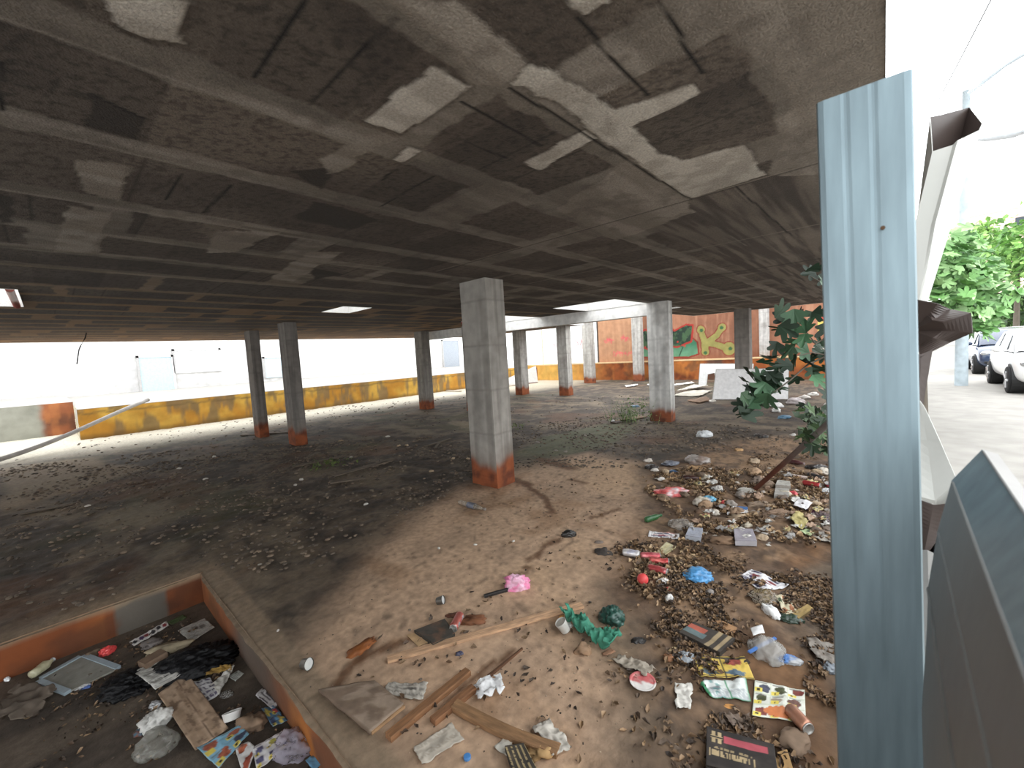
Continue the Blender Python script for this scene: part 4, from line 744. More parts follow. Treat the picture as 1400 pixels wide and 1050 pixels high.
bag('plastic_bag', 'clear plastic pouch with gold print above the white napkin', 'plastic bag', 1044, 820, 40, 26, S(150, 138, 120), M_CLEAR, h=.4, col2=S(130, 110, 60))
sheet('leaflet', 'white leaflet with purple picture rows, lower right of the blue bag', 'leaflet', [(1011, 789), (1027, 782), (1079, 803), (1042, 811)], P_flyer(S(228, 226, 230), 5, 2, [S(84, 62, 120), S(70, 70, 110), S(160, 60, 70)], None, None, .08), .016)
sheet('paper_scrap', 'grey soaked paper beside the steel post on the right', 'paper', [(1100, 876), (1146, 890), (1150, 915), (1116, 908)], P_plain(S(140, 132, 122), .5), .035, jag=.08)
bag('plastic_scrap', 'blue-grey film on the grey soaked paper beside the post', 'plastic scrap', 1135, 914, 24, 20, S(130, 140, 150), h=.4)
bag('paper_wad', 'small white paper ball left of the napkin heap', 'paper ball', 915, 822, 13, 13, S(208, 206, 202), M_CARD, h=.8)
bag('plastic_bag', 'bright blue plastic bag right of the red cans', 'bag', 953, 789, 42, 28, S(38, 142, 204), h=.4, fine=5)
V, F = ico(3); p = gp(879, 799); R = 7.5*mpp(879, 799); o = link('ball', mesh_np('ball', V*R, F, M_PLAS, S(232, 34, 36), True), None, (p[0], p[1], R)); tag(o, 'small bright red ball below the red cans', 'ball')
bag('tissue', 'white tissue beside the lowest red can', 'tissue', 907, 796, 20, 12, S(214, 210, 206), M_CARD, h=.5)
bag('plastic_scrap', 'tiny red scrap below the white tissue', 'plastic scrap', 913, 806, 8, 7, S(226, 60, 50), h=.6)
bag('card_scrap', 'grey card scrap below the blue bag', 'card', 971, 812, 10, 12, S(140, 132, 126), M_CARD, h=.8)
bag('card_scrap', 'dark grey card between the red cans and the blue bag', 'card', 926, 787, 24, 9, S(120, 112, 106), M_CARD, h=.3)
# ------------------------------------------------------------------ cans and the upper right band
can('white can with orange end left of the red cans', (853, 759), (874, 762), S(226, 222, 222), S(196, 196, 214), .033, L=.15)
can('pinkish red can touching the white can, uppermost of the red cans', (876, 764), (903, 765), S(206, 70, 82), S(230, 120, 124), .033, L=.17)
can('crushed red can in the middle of the red cans', (888, 771), (915, 774), S(206, 48, 50), S(220, 90, 80), .032, dent=.35)
can('red can lying lowest of the red cans, beside the white tissue', (887, 780), (913, 788), S(210, 60, 64), S(226, 140, 136), .034, dent=.25)
bag('twig_clump', 'dark grey twig clump left of the white can', 'twigs', 824, 755, 26, 16, S(60, 54, 50), M_LEAF, h=.35, rough=.8)
bag('stone', 'flat grey stone above the dark twig clump', 'stone', 819, 742, 13, 6, S(112, 98, 88), M_CARD, h=.6, rough=.15)
bottle('green glass bottle lying on the mud edge of the litter band', (883, 716), (904, 709), S(30, 96, 44), S(40, 110, 60), .034)
sheet('leaflet', 'white leaflet strip with orange print below the green bottle', 'leaflet', [(886, 734), (888, 727), (929, 731), (928, 737)], P_flyer(S(230, 226, 226), 4, 1, [S(224, 110, 84), S(90, 80, 110), S(210, 120, 120)], None, None, .05), .01)
carton('small yellow and white packet below the leaflet strip', [(895, 757), (911, 741), (924, 747), (908, 758)], .02, P_plain(S(206, 196, 150), .2, S(200, 170, 40)), S(190, 180, 130))
bag('plastic_bag', 'red and white plastic bag at the left end of the litter band', 'bag', 920, 676, 50, 18, S(232, 86, 84), h=.6, col2=S(226, 206, 206))
bag('plastic_bag', 'turquoise plastic bag right of the red and white bag', 'bag', 966, 686, 28, 13, S(56, 156, 190), h=.6, col2=S(176, 186, 206))
bag('plastic_scrap', 'red scrap between turquoise bag and blue-white packet', 'plastic scrap', 988, 689, 18, 9, S(214, 40, 44), h=.6)
carton('white packet with blue top and orange mark, right of the turquoise bag', [(994, 701), (1001, 692), (1022, 693), (1023, 701)], .03, lambda u, v, s: mixc(mixc(S(224, 224, 226)*np.ones(u.shape+(1,)), S(40, 110, 180), (u > .5)*(v > .3)*1.), S(230, 130, 80), (u < .4)*(v > .35)*(v < .6)*1.), S(210, 210, 212), name='packet', cat='packet')
carton('large clear plastic food tub in the middle of the litter band', [(1005, 739), (1003, 723), (1029, 723), (1035, 740)], .05, P_plain(S(170, 164, 176), .2), S(176, 172, 178), name='food_tub', cat='tub', m=M_PLAS)
carton('small clear lidded tub left of the large clear tub', [(937, 732), (942, 721), (961, 722), (958, 735)], .05, P_plain(S(172, 178, 194), .15), S(172, 176, 186), name='food_tub', cat='tub', m=M_PLAS)
bag('plastic_bag', 'grey translucent plastic bag heap left of the small clear tub', 'bag', 932, 719, 36, 20, S(166, 158, 148), M_CLEAR, h=.5)
sheet('paper_scrap', 'white card with small dark mark beside the purple packet', 'card', [(1084, 697), (1092, 688), (1111, 694), (1102, 704)], lambda u, v, s: mixc(S(230, 228, 230)*np.ones(u.shape+(1,)), S(100, 90, 90), (np.hypot(u-.5, v-.5) < .1)*1.), .01, lift=.05)
bag('plastic_scrap', 'dark purple packet right of the white card', 'packet', 1114, 701, 20, 13, S(96, 40, 76), h=.5, ang=-.4)
sheet('leaflet', 'yellow leaflet standing crumpled above the green leaflet', 'leaflet', [(1080, 716), (1092, 703), (1106, 720), (1096, 729)], P_plain(S(196, 180, 100), .25), .05, lift=.02)
sheet('leaflet', 'pale green leaflet by the post side of the yellow crumpled leaflet', 'leaflet', [(1093, 731), (1113, 717), (1126, 722), (1108, 737)], P_flyer(S(166, 186, 130), 2, 1, [S(96, 130, 90), S(70, 110, 80)], None, None, .2), .02, lift=.01)
sheet('newspaper', 'grey newspaper sheet against the post below the green leaflet', 'newspaper', [(1112, 738), (1134, 722), (1150, 728), (1144, 748)], P_news(S(176, 170, 160), .35), .03, jag=.06)
sheet('paper_scrap', 'cream torn paper strip right of the large clear tub', 'paper', [(1048, 732), (1056, 726), (1084, 730), (1082, 736)], P_plain(S(206, 196, 176), .2), .02, jag=.04)
sheet('paper_scrap', 'small cream paper above the torn strip', 'paper', [(1042, 722), (1050, 718), (1058, 724), (1050, 728)], P_plain(S(206, 200, 186), .2), .02)
bag('plastic_scrap', 'purple-grey film draped right of the purple packet', 'plastic scrap', 1130, 710, 34, 22, S(120, 104, 114), M_CLEAR, h=.4, ang=-.5)
can('red can near the post, highest in the litter band', (1098, 663), (1122, 668), S(196, 36, 40), S(170, 30, 36), .034, dent=.1)
can('dark grey can above the red can near the post', (1105, 653), (1126, 659), S(54, 52, 54), S(80, 78, 80), .034)
bag('plastic_scrap', 'pink red wad right of the high red can', 'plastic scrap', 1134, 664, 13, 9, S(226, 50, 84), h=.6)
bag('packet', 'white packet under the pink red wad at the post', 'packet', 1133, 673, 24, 12, S(206, 210, 214), h=.45)
bag('plastic_scrap', 'red wad at the left of the high red can', 'plastic scrap', 1084, 677, 11, 9, S(216, 40, 60), h=.6)
carton('grey plastic box standing in the litter right of the iron rod', [(1058, 676), (1060, 667), (1079, 668), (1079, 677)], .05, P_plain(S(166, 162, 154), .1), S(170, 166, 158), name='plastic_box', cat='box')
carton('paler grey box just behind the grey plastic box', [(1060, 663), (1063, 656), (1080, 658), (1081, 664)], .05, P_plain(S(176, 172, 162), .1), S(166, 160, 150), name='plastic_box', cat='box')
plank('white and pink rolled strip above the high red can', (1081, 651), (1104, 655), .04, .03, S(216, 196, 186), cat='strip', name='paper_roll', m=M_CARD)
bottle('dark red bottle on the ground by the iron rod', (1078, 633), (1100, 637), S(70, 24, 30), S(150, 130, 130), .036)
bag('plastic_scrap', 'black torn film right of the dark red bottle', 'plastic scrap', 1116, 640, 28, 9, S(34, 32, 34), h=.5)
bag('plastic_bag', 'white knotted plastic bag alone on the dark dirt', 'bag', 963, 597, 23, 12, S(202, 206, 208), h=.75)
bag('paper_wad', 'pale tan wad on the dirt left of the iron rod top', 'paper wad', 1031, 633, 16, 10, S(176, 152, 122), M_CARD, h=.7)
bag('paper_wad', 'small ochre scrap on the dirt above the pale tan wad', 'scrap', 1010, 616, 11, 6, S(196, 150, 90), M_CARD, h=.5)
bag('plastic_bag', 'grey brown plastic heap at the top of the litter band', 'bag', 954, 632, 36, 18, S(132, 112, 100), h=.6, col2=S(160, 150, 142))
sheet('cardboard_piece', 'tan cardboard below the grey brown heap', 'cardboard', [(938, 642), (946, 637), (962, 640), (954, 645)], P_plain(S(186, 142, 88), .2), .02, m=M_CARD)
bag('plastic_scrap', 'dark blue wad left of the tan cardboard', 'plastic scrap', 921, 646, 12, 7, S(46, 90, 130), h=.6)
bag('plastic_bag', 'blue-grey crumpled bag above the dark blue wad', 'bag', 916, 635, 26, 10, S(110, 116, 130), h=.55)
bag('paper_wad', 'white wad at the upper left tip of the litter band', 'paper wad', 886, 631, 13, 7, S(206, 196, 184), M_CARD, h=.6)
bag('paper_wad', 'white wad just below the upper left tip', 'paper wad', 895, 644, 11, 6, S(214, 206, 196), M_CARD, h=.6)
bag('paper_wad', 'white double wad between the tip and the red-white bag', 'paper wad', 904, 657, 11, 7, S(222, 216, 210), M_CARD, h=.6)
sheet('paper_scrap', 'small white paper right of the tan cardboard', 'paper', [(964, 645), (968, 641), (975, 641), (972, 645)], P_plain(S(216, 210, 200), .1), .01)
bottle('dark brown bottle with gold neck above the red-white bag', (934, 656), (958, 657), S(60, 26, 24), S(196, 150, 60), .036)
bag('plastic_scrap', 'black wad at the upper left of the litter band', 'plastic scrap', 890, 640, 20, 10, S(40, 34, 32), h=.5)
sheet('paper_scrap', 'white scrap far back between heap and rod', 'paper', [(998, 650), (1002, 647), (1012, 649), (1009, 652)], P_plain(S(206, 200, 190), .1), .01)
bag('paper_wad', 'small white wad left of the iron rod foot', 'paper wad', 1008, 662, 8, 5, S(206, 200, 192), M_CARD, h=.6)
bag('plastic_bag', 'grey white film at the foot of the iron rod', 'plastic bag', 1021, 673, 24, 12, S(200, 196, 186), h=.4)
bag('plastic_scrap', 'black lump on the dark dirt above the rod', 'scrap', 1040, 597, 18, 8, S(34, 30, 28), h=.5)
bag('plastic_scrap', 'black glossy lump of two lobes on the tan mud', 'scrap', 777, 733, 22, 13, S(22, 22, 22), h=.7, fine=4)
bottle('dusty clear bottle lying in front of the central column', (628, 690), (664, 700), S(170, 158, 142), S(120, 110, 100), .036, m=M_CLEAR, lab=S(120, 124, 140))
# loose wad heaps in the band
for i, (x, y, w_, h_, c_, lab, cat_) in enumerate([(1060, 705, 60, 18, S(136, 108, 84), 'wide brown paper heap in the middle of the litter band', 'paper heap'), (985, 714, 40, 14, S(150, 118, 88), 'pale brown leaf heap above the small clear tub', 'leaf heap'),
        (1040, 690, 40, 14, S(160, 136, 112), 'greyish paper heap right of the blue-white packet', 'paper heap'), (1104, 684, 44, 12, S(120, 104, 92), 'dull grey heap under the white box by the post', 'litter heap'), (965, 700, 34, 12, S(128, 96, 70), 'brown heap under the turquoise bag', 'leaf heap'),
        (1125, 690, 40, 12, S(112, 96, 84), 'grey brown heap above the purple packet', 'litter heap'), (1010, 708, 30, 10, S(176, 150, 116), 'straw coloured heap below the blue-white packet', 'leaf heap'), (985, 741, 50, 14, S(120, 90, 62), 'torn brown cardboard heap left below the large clear tub', 'cardboard heap')]):
    bag('litter_heap', lab, cat_, x, y, w_, h_, c_, M_CARD, h=.5, rough=.6, fine=5, col2=c_*.7)
rg = np.random.default_rng(41)
for i in range(48):
    x = rg.uniform(905, 1138); y = 650+rg.random()*92
    if (x < 945 and y > 700) or (x < 930 and y < 690): continue
    w_ = rg.uniform(9, 20); h_ = w_*rg.uniform(.3, .5); sk = rg.uniform(-6, 6); k = i % 4
    c_, nm = [(S(222, 218, 210), 'white'), (S(168, 164, 160), 'grey'), (S(206, 184, 120), 'yellowish'), (S(186, 150, 120), 'tan')][k]
    sheet('paper_scrap', 'small crumpled %s paper piece strewn in the right litter band' % nm, 'paper', [(x-w_/2, y), (x+sk*.5, y-h_/2), (x+w_/2, y+sk*.2), (x-sk*.5, y+h_/2)], [P_news(c_, .2, c_*.5, 1), P_plain(c_, .4), P_flyer(c_, 2, 2, [S(160, 60, 60), S(70, 80, 110), S(90, 120, 80)], None, None), P_plain(c_, .3)][k], .045, 0, .02, group='%s paper pieces in the right litter band' % nm, jag=.06, cell=.011)
# ------------------------------------------------------------------ tiny scraps
rg = np.random.default_rng(31); wb = None
for i in range(58):
    x = rg.uniform(900, 1142); y = 642+rg.random()*96
    if (x < 935 and y > 700) or abs(y-(700+.0*x)) < 0: continue
    p = gp(x, y); k = mpp(x, y)*rg.uniform(9, 22)
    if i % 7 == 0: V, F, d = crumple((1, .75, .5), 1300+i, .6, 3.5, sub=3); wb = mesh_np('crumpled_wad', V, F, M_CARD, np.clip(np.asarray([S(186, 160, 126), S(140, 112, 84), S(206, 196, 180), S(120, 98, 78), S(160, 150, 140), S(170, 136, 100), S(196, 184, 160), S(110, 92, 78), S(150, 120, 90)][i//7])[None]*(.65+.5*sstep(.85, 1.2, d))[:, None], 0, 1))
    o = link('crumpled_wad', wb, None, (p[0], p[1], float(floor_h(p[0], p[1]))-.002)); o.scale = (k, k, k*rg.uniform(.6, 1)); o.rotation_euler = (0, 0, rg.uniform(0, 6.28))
    tag(o, 'small crumpled leaf-brown or greyish wad in the litter band on the right', 'wad', 'small crumpled wads in the litter band')
rg = np.random.default_rng(21); pal = [S(206, 200, 190), S(190, 180, 166), S(176, 150, 120), S(150, 146, 142), S(160, 150, 140)]
base = None
for i in range(70):
    x = rg.uniform(895, 1142); y = 640+(rg.random()**1.2)*110
    if x < 940 and y > 700: continue
    p = gp(x, y); s = .02+.05*rg.random()
    if base is None or i % 9 == 0:
        n = 7; U, Vv = np.meshgrid(np.linspace(-.5, .5, n), np.linspace(-.4, .4, n), indexing='ij'); zz = .15*fbm(U*4+i, Vv*4, 700+i)+.12*(vn(U*3, Vv*3, 701+i)); base = mesh_np('paper_scrap', np.stack([U+.2*(vn(U*6, Vv*6, i)-.5), Vv+.2*(vn(U*6, Vv*6, i+5)-.5), zz], -1).reshape(-1, 3), grid_faces(n, n), M_PAPER, pal[(i//9) % 5])
    o = link('paper_scrap', base, None, (p[0], p[1], .006+float(floor_h(p[0], p[1])))); o.scale = (s, s, s*.7); o.rotation_euler = (0, 0, rg.uniform(0, 6.28))
    tag(o, 'tiny pale torn paper scrap in the litter band on the right', 'paper', 'tiny paper scraps in the litter band')
base = None
for i, (x, y) in enumerate([(120, 693), (293, 626), (245, 641), (281, 655), (404, 664), (530, 598), (545, 610), (556, 610), (590, 645), (620, 628), (640, 628), (466, 603), (480, 626), (760, 617), (773, 619), (800, 596), (735, 605), (355, 772), (380, 862), (412, 656), (500, 690), (600, 750), (650, 745), (702, 740), (560, 862), (575, 930)]):
    p = gp(x, y); k = mpp(x, y)*(5 if y < 700 else 4)
    if i % 6 == 0: V, F, d = crumple((1, 1, .5), 900+i, .4, 3, sub=2); base = mesh_np('rubble_chip', V, F, M_CARD, [S(196, 188, 176), S(176, 150, 116), S(150, 140, 128), S(206, 200, 190), S(120, 104, 90)][i//6 % 5])
    o = link('rubble_chip', base, None, (p[0], p[1], float(floor_h(p[0], p[1])))); o.scale = (k*1.4, k*.9, k); o.rotation_euler = (0, 0, i*1.1)
    tag(o, 'tiny pale chip lying alone on the dark dirt floor', 'chip', 'pale chips scattered over the dirt floor')
# planks and sticks on the dark dirt
for a, b, w_, lab in [((456, 652), (536, 630), .12, 'longest grey plank on the dark dirt left of the central column'), ((400, 640), (470, 625), .1, 'grey plank on the dirt behind the longest plank'), ((580, 612), (616, 601), .06, 'thin stick on dirt left of the central column'), ((452, 662), (500, 655), .08, 'short grey board in front of the longest plank'),
        ((418, 628), (436, 620), .1, 'stubby board right of the left column pair'), ((595, 614), (600, 606), .05, 'tiny stick near the thin stick'), ((330, 596), (395, 592), .12, 'dark board at the feet of the left column pair'), ((30, 704), (100, 690), .1, 'dark board on the dirt at far left'), ((508, 640), (530, 632), .07, 'short stick above the longest plank')]:
    plank(lab, a, b, w_, .02, S(96, 84, 72), lift=.012, cat='board', name='weathered_board')
plank('pale flat board at the weedy foot of the beam column', (846, 577), (878, 570), .3, .02, S(120, 98, 76), lift=.012, cat='board', name='weathered_board')
plank('dark flat board beside the weeds left of the beam column', (838, 579), (862, 575), .2, .02, S(70, 58, 50), lift=.012, cat='board', name='weathered_board')
# iron rod leaning up from the litter, and the pole over the far wall
A = gp(1031, 670); B_ = dp(1150, 563, depth_of(A)*.62)
t = thing('iron_rod', 'rusty iron rod leaning up from the litter towards the steel post', 'rod', A); mb = MB(); d = B_-A
n = 14; mb.tube([d*(i/n) for i in range(n+1)], .026, np.repeat(np.array([mixc(S(98, 54, 38), S(112, 104, 100), sstep(.35, .75, np.array(i/n))) for i in range(n+1)]), 10, 0)); mb.build('shaft', M_COLM, t, smooth=True)
A = gp(-60, 648); Bq = gp(203, 549, 1.0); c = (A+Bq)/2
pts = []
for i in range(25):
    k = i/24; p = A*(1-k)+Bq*k; pts.append(p+np.array([0, 0, .06-.35*math.sin(math.pi*k)*(.6+.0*k)*(1-k)*1.2]))
mb = MB(); mb.tube([p-A for p in pts], .055, S(166, 162, 158)); o = mb.build('long_pole', M_COLM, None, A, True); tag(o, 'long grey bent pole leaning on the yellow wall at far left', 'pole')
# red tarp-like sheet overturned near the far corner
q = [gp(692, 529), gp(735, 523)]
t = thing('overturned_panel', 'white overturned panel with dark red underside near the far corner', 'panel', q[0])
d = q[1]-q[0]; mb = MB(); V = [(0, 0, .05), tuple(d), (d[0]*.95+.4, d[1]*.95+.3, 1.0), (d[0]*.1, d[1]*.1+.2, .42)]
o = link('top_sheet', mesh_np('top_sheet', [tuple(np.array(v)+np.array([0, 0, .03])) for v in V], [(0, 1, 2, 3)], M_CARD, S(206, 204, 200)), t); solid(o, .03)
mb.add([(0, 0, 0), (d[0], d[1], 0), (d[0]+.5, d[1]+.4, .95), (d[0]*.6, d[1]*.6, .05)], [(0, 1, 2, 3)], S(96, 36, 36)); o = mb.build('underside', M_CARD, t); solid(o, .03); o['label'] = 'dark red underside'
for i, (a, b) in enumerate([((596, 535), (618, 524)), ((600, 527), (622, 533)), ((588, 536), (606, 533)), ((604, 530), (612, 521)), ((480, 548), (540, 544)), ((600, 534), (630, 536))]):
    plank(['pale stick crossing the far stick pile', 'pale stick lowest in the far stick pile', 'pale stick at the left of the far stick pile', 'short pale stick on top of the far stick pile', 'long grey strip on the ground below the yellow wall', 'pale stick at the right of the far stick pile'][i], a, b, .12, .06, S(186, 176, 160), lift=.01+.05*i*(i < 4), zb=.2*(i in (0, 3)), cat='stick', name='wooden_stick')
# white boards at the back
def board(label, P4, th, col, notch=None):
    A = np.array(P4[0]); t = thing('white_board', label, 'board', A); V = [tuple(np.array(p)-A) for p in P4]
    o = link('panel', mesh_np('panel', V, [tuple(range(len(V)))], M_PLAS, col), t); solid(o, th, 0); mb = MB()
    for a, b in zip(V, V[1:]+V[:1]): mb.tube([a, b], th*.55, S(150, 146, 140), 6)
    mb.build('edge_strip', M_PLAS, t)
    return t
A, B_ = gp(974, 546), gp(1077, 546)
board('large white board leaning in front of the dark column', [A, B_, B_+np.array([.32, .02, .92]), A+np.array([.32, -.05, .95])], .03, S(246, 244, 244))
A, B_ = gp(955, 528), gp(1028, 526)
board('white board with a notch standing behind the large white board', [A, A+(B_-A)*.15, A+(B_-A)*.17+np.array([.1, 0, .5]), A+(B_-A)*.3+np.array([.1, 0, .55]), A+(B_-A)*.36, B_, B_+np.array([.3, 0, .85]), A+np.array([.3, 0, .95])], .03, S(216, 216, 214))
for P4, lab, c in [([(920, 542), (944, 535), (974, 535), (956, 543)], 'pale broken plate on the ground left of the large white board', S(206, 198, 180)), ([(926, 538), (950, 530), (968, 531), (944, 536)], 'upper pale broken plate behind the first one', S(214, 208, 194)), ([(917, 527), (946, 523), (950, 525), (922, 528)], 'white strip of panel far left of the boards', S(224, 220, 210)), ([(940, 549), (966, 544), (972, 548), (956, 552)], 'tan cardboard below the pale broken plates', S(150, 116, 88)), ([(854, 528), (872, 526), (872, 528), (856, 530)], 'white strip on the ground between far columns', S(214, 210, 204)), ([(885, 526), (893, 526), (893, 528), (885, 528)], 'small white piece left of the beam column', S(214, 210, 204))]:
    sheet('broken_panel', lab, 'panel', P4, P_plain(c, .15), .03, 0, .03+.09*('upper' in lab), M_CARD, cell=.05, t=.02)
for x, y, w_, h_, c, lab in [(974, 549, 10, 5, S(214, 206, 194), 'small white lump at the left foot of the large board'), (1060, 556, 20, 12, S(206, 202, 200), 'white torn bag at the right foot of the large board'), (1088, 552, 26, 12, S(190, 176, 176), 'pinkish white heap right of the white torn bag'), (1112, 541, 16, 7, S(206, 200, 190), 'white lump far right near the fig leaves'), (1072, 572, 20, 7, S(70, 120, 150), 'blue film on the ground under the fig branch'), (1062, 563, 10, 9, S(206, 204, 200), 'white wad below the white torn bag'), (1100, 545, 16, 8, S(196, 186, 176), 'pale wad behind the pinkish heap'), (868, 557, 14, 5, S(70, 110, 140), 'blue scrap in the weeds by the beam column'), (1084, 595, 8, 5, S(200, 196, 190), 'white scrap under the lower fig leaves'), (838, 577, 6, 4, S(206, 206, 204), 'white pebble left of the dark flat board'), (1135, 555, 18, 8, S(176, 166, 158), 'grey pale heap behind the post')]:
    bag('plastic_scrap', lab, 'scrap', x, y, w_, h_, c, h=.7, sub=3)
# leaf litter and clods that nobody could count
def scatter(name, label, cat, polys, sizes, pal, m, curl=.5, n_seg=6, seed=3, z0=0.):
    rg = np.random.default_rng(seed); V = []; F = []; C = []
    for poly, n in polys:
        Pn = np.array([gp(*q, z0)[:2] for q in poly]); lo, hi = Pn.min(0)-.15, Pn.max(0)+.15; got = 0
        PP = [tuple(p) for p in Pn]
        while got < n:
            X = rg.uniform(lo[0], hi[0], 4000); Y = rg.uniform(lo[1], hi[1], 4000)
            pr_ = sstep(-.14, .3, poly_sd(X, Y, PP)+.35*(fbm(X*3, Y*3, seed+9)-.5))*sstep(.38, .62, fbm(X*5, Y*5, seed+50)); k = (rg.random(4000) < pr_) & (Y > .02)
            if z0 < 0: k &= (X < PIT_X-.03) & (Y < PIT_Y-.03)
            X, Y = X[k], Y[k]
            for x, y in zip(X[:n-got], Y[:n-got]):
                s = rg.uniform(*sizes); a = rg.uniform(0, 6.28); c = np.array(pal[rg.integers(len(pal))])*rg.uniform(.7, 1.25); b = len(V)
                ca, sa = math.cos(a), math.sin(a); zb = float(rg.uniform(.002, .016)); cu = curl*s
                w = s*rg.uniform(.35, .6)
                for (u, v, z) in ((-s/2, 0, cu*.4*rg.random()), (-s*.15, w/2, cu*rg.random()), (-s*.15, 0, 0), (-s*.15, -w/2, cu*rg.random()), (s*.2, w*.4, cu*rg.random()), (s*.2, 0, .1*cu), (s*.2, -w*.4, cu*rg.random()), (s/2, 0, cu*.8*rg.random())):
                    V.append((x+u*ca-v*sa, y+u*sa+v*ca, z0+zb+z)); C.append(c)
                for f in ((0, 2, 1), (0, 3, 2), (1, 2, 5, 4), (2, 3, 6, 5), (4, 5, 7), (5, 6, 7)): F.append(tuple(b+i for i in f))
            got += max(len(X), 1)
    o = link(name, mesh_np(name, V, F, m, np.array(C))); return tag(o, label, cat, kind='stuff')
brown = [S(106, 84, 64), S(86, 68, 54), S(124, 100, 76), S(70, 57, 47), S(142, 118, 92), S(58, 48, 41), S(92, 78, 66)]
pale = [S(168, 140, 108), S(140, 114, 86), S(120, 96, 72), S(186, 160, 126), S(100, 80, 62), S(150, 128, 104), S(90, 74, 60)]
scatter('dead_leaves', 'pale brown dead leaves in the upper litter band on the right', 'leaves', [([(885, 655), (940, 640), (1146, 650), (1146, 745), (1040, 735), (960, 740), (930, 712), (900, 690)], 4600), ([(860, 745), (930, 740), (960, 770), (930, 800), (890, 815), (850, 780)], 700)], (.02, .062), pale, M_LEAF, curl=.7)
scatter('dead_leaves', 'dark brown dead leaves and crumbs in the lower litter on the right', 'leaves', [([(1055, 790), (1148, 800), (1148, 865), (1090, 850)], 3000), ([(850, 750), (930, 740), (1000, 760), (1080, 800), (1040, 850), (940, 840), (890, 810), (845, 790)], 2600), ([(890, 850), (1000, 830), (1020, 880), (960, 920), (900, 925), (870, 905)], 1200), ([(1095, 880), (1150, 870), (1150, 970), (1110, 950)], 700), ([(990, 960), (1040, 990), (1100, 1040), (940, 1049), (900, 980)], 350), ([(660, 800), (860, 780), (900, 1040), (560, 1040), (450, 900)], 150), ([(640, 690), (860, 640), (860, 760), (700, 800)], 130), ([(1000, 620), (1146, 600), (1146, 655), (960, 650)], 700)], (.014, .05), brown+[S(140, 114, 86), S(120, 96, 70)], M_LEAF, seed=4)
scatter('dead_leaves', 'small leaf crumbs on the bottom of the pit', 'leaves', [([(0, 960), (170, 850), (280, 850), (420, 1049), (0, 1049)], 700)], (.012, .04), brown, M_LEAF, seed=8, z0=pz)
def clods(name, label, polys, sizes, pal, seed):
    rg = np.random.default_rng(seed); V0, F0 = ico(1); V = []; F = []; C = []; nb = 0
    for poly, n in polys:
        Pn = np.array([gp(*q)[:2] for q in poly]); lo, hi = Pn.min(0), Pn.max(0); X = rg.uniform(lo[0], hi[0], n*4); Y = rg.uniform(lo[1], hi[1], n*4)
        k = in_poly(X, Y, [tuple(p) for p in Pn]) & (fbm(X*1.6, Y*1.6, seed)+.3*(rg.random(n*4)-.5) > .5) & ~((X < PIT_X+.05) & (Y < PIT_Y+.05)) & (X < 21.7) & (Y < 18.1)
        for a_, b_, c_, d_ in CRECT: k &= ~((X > a_) & (X < b_) & (Y > c_) & (Y < d_))
        for x, y in list(zip(X[k], Y[k]))[:n]:
            s = rg.uniform(*sizes)*(1+.03*(x+y)); W = V0*(1+.5*(rg.random((len(V0), 1))-.5))*np.array([s, s*rg.uniform(.5, 1), s*.45]); W = rotz(W, rg.uniform(0, 6)); W += np.array([x, y, float(floor_h(x, y))+s*.1])
            V.append(W); F.append(F0+nb); C.append(np.tile(np.array(pal[rg.integers(len(pal))])*rg.uniform(.7, 1.2), (len(W), 1))); nb += len(W)
    o = link(name, mesh_np(name, np.concatenate(V), np.concatenate(F), M_LEAF, np.concatenate(C))); return tag(o, label, 'clods', kind='stuff')
clods('dirt_clods', 'dark dirt clods strewn over the shaded floor', [([(0, 640), (300, 610), (560, 600), (820, 570), (1140, 590), (880, 640), (700, 640), (560, 700), (420, 800), (280, 770), (0, 870)], 5200), ([(0, 600), (640, 540), (900, 540), (880, 600), (300, 640), (0, 650)], 700)], (.008, .03), [S(96, 84, 72), S(78, 68, 59), S(116, 100, 84), S(104, 90, 76)], 61)
clods('grit', 'fine grit and crumbs on the tan mud', [([(575, 692), (655, 665), (870, 640), (880, 720), (900, 1049), (470, 1049), (436, 985), (400, 915)], 900)], (.002, .006), [S(70, 60, 52), S(90, 74, 60), S(170, 150, 128)], 62)

# ------------------------------------------------------------------ steel fence post in the foreground
t = thing('steel_post', 'tall galvanised steel post close to the camera at right', 'post', (.82, .01, 0))
prof = [(.062, -.0005), (.055, -.002), (.035, -.002), (.031, -.0016), (.028, -.0016), (.024, -.002), (.004, -.002), (.0, -.0016), (-.003, -.0016), (-.007, -.002), (-.034, -.002), (-.041, -.0005)]
prof = [(.064, .05), (.064, .004)]+prof+[(-.043, .004), (-.043, .05)]
V = []; F = []; n = len(prof); zs = np.linspace(0, 2.205, 30)
for i, z in enumerate(zs):
    sh = .022*(z-1.6)
    for (y, x) in prof: V.append((x, y-.01+sh+.002, z))
for i in range(len(zs)-1):
    for k in range(n-1): F.append((i*n+k, i*n+k+1, (i+1)*n+k+1, (i+1)*n+k))
o = link('post_channel', mesh_np('post_channel', V, F, M_GALV, None), t); solid(o, .0025, -1)
P = dp(1207, 312, .82/ray(1207, 312)[0]); mb = MB(); R = Matrix.Rotation(math.pi/2, 3, 'Y')
mb.tube([(P[0]-.82-.0045, P[1]-.01, P[2]), (P[0]-.82-.002, P[1]-.01, P[2])], .0028, S(84, 62, 44), 12); mb.build('bolt_hole', M_CARD, t)
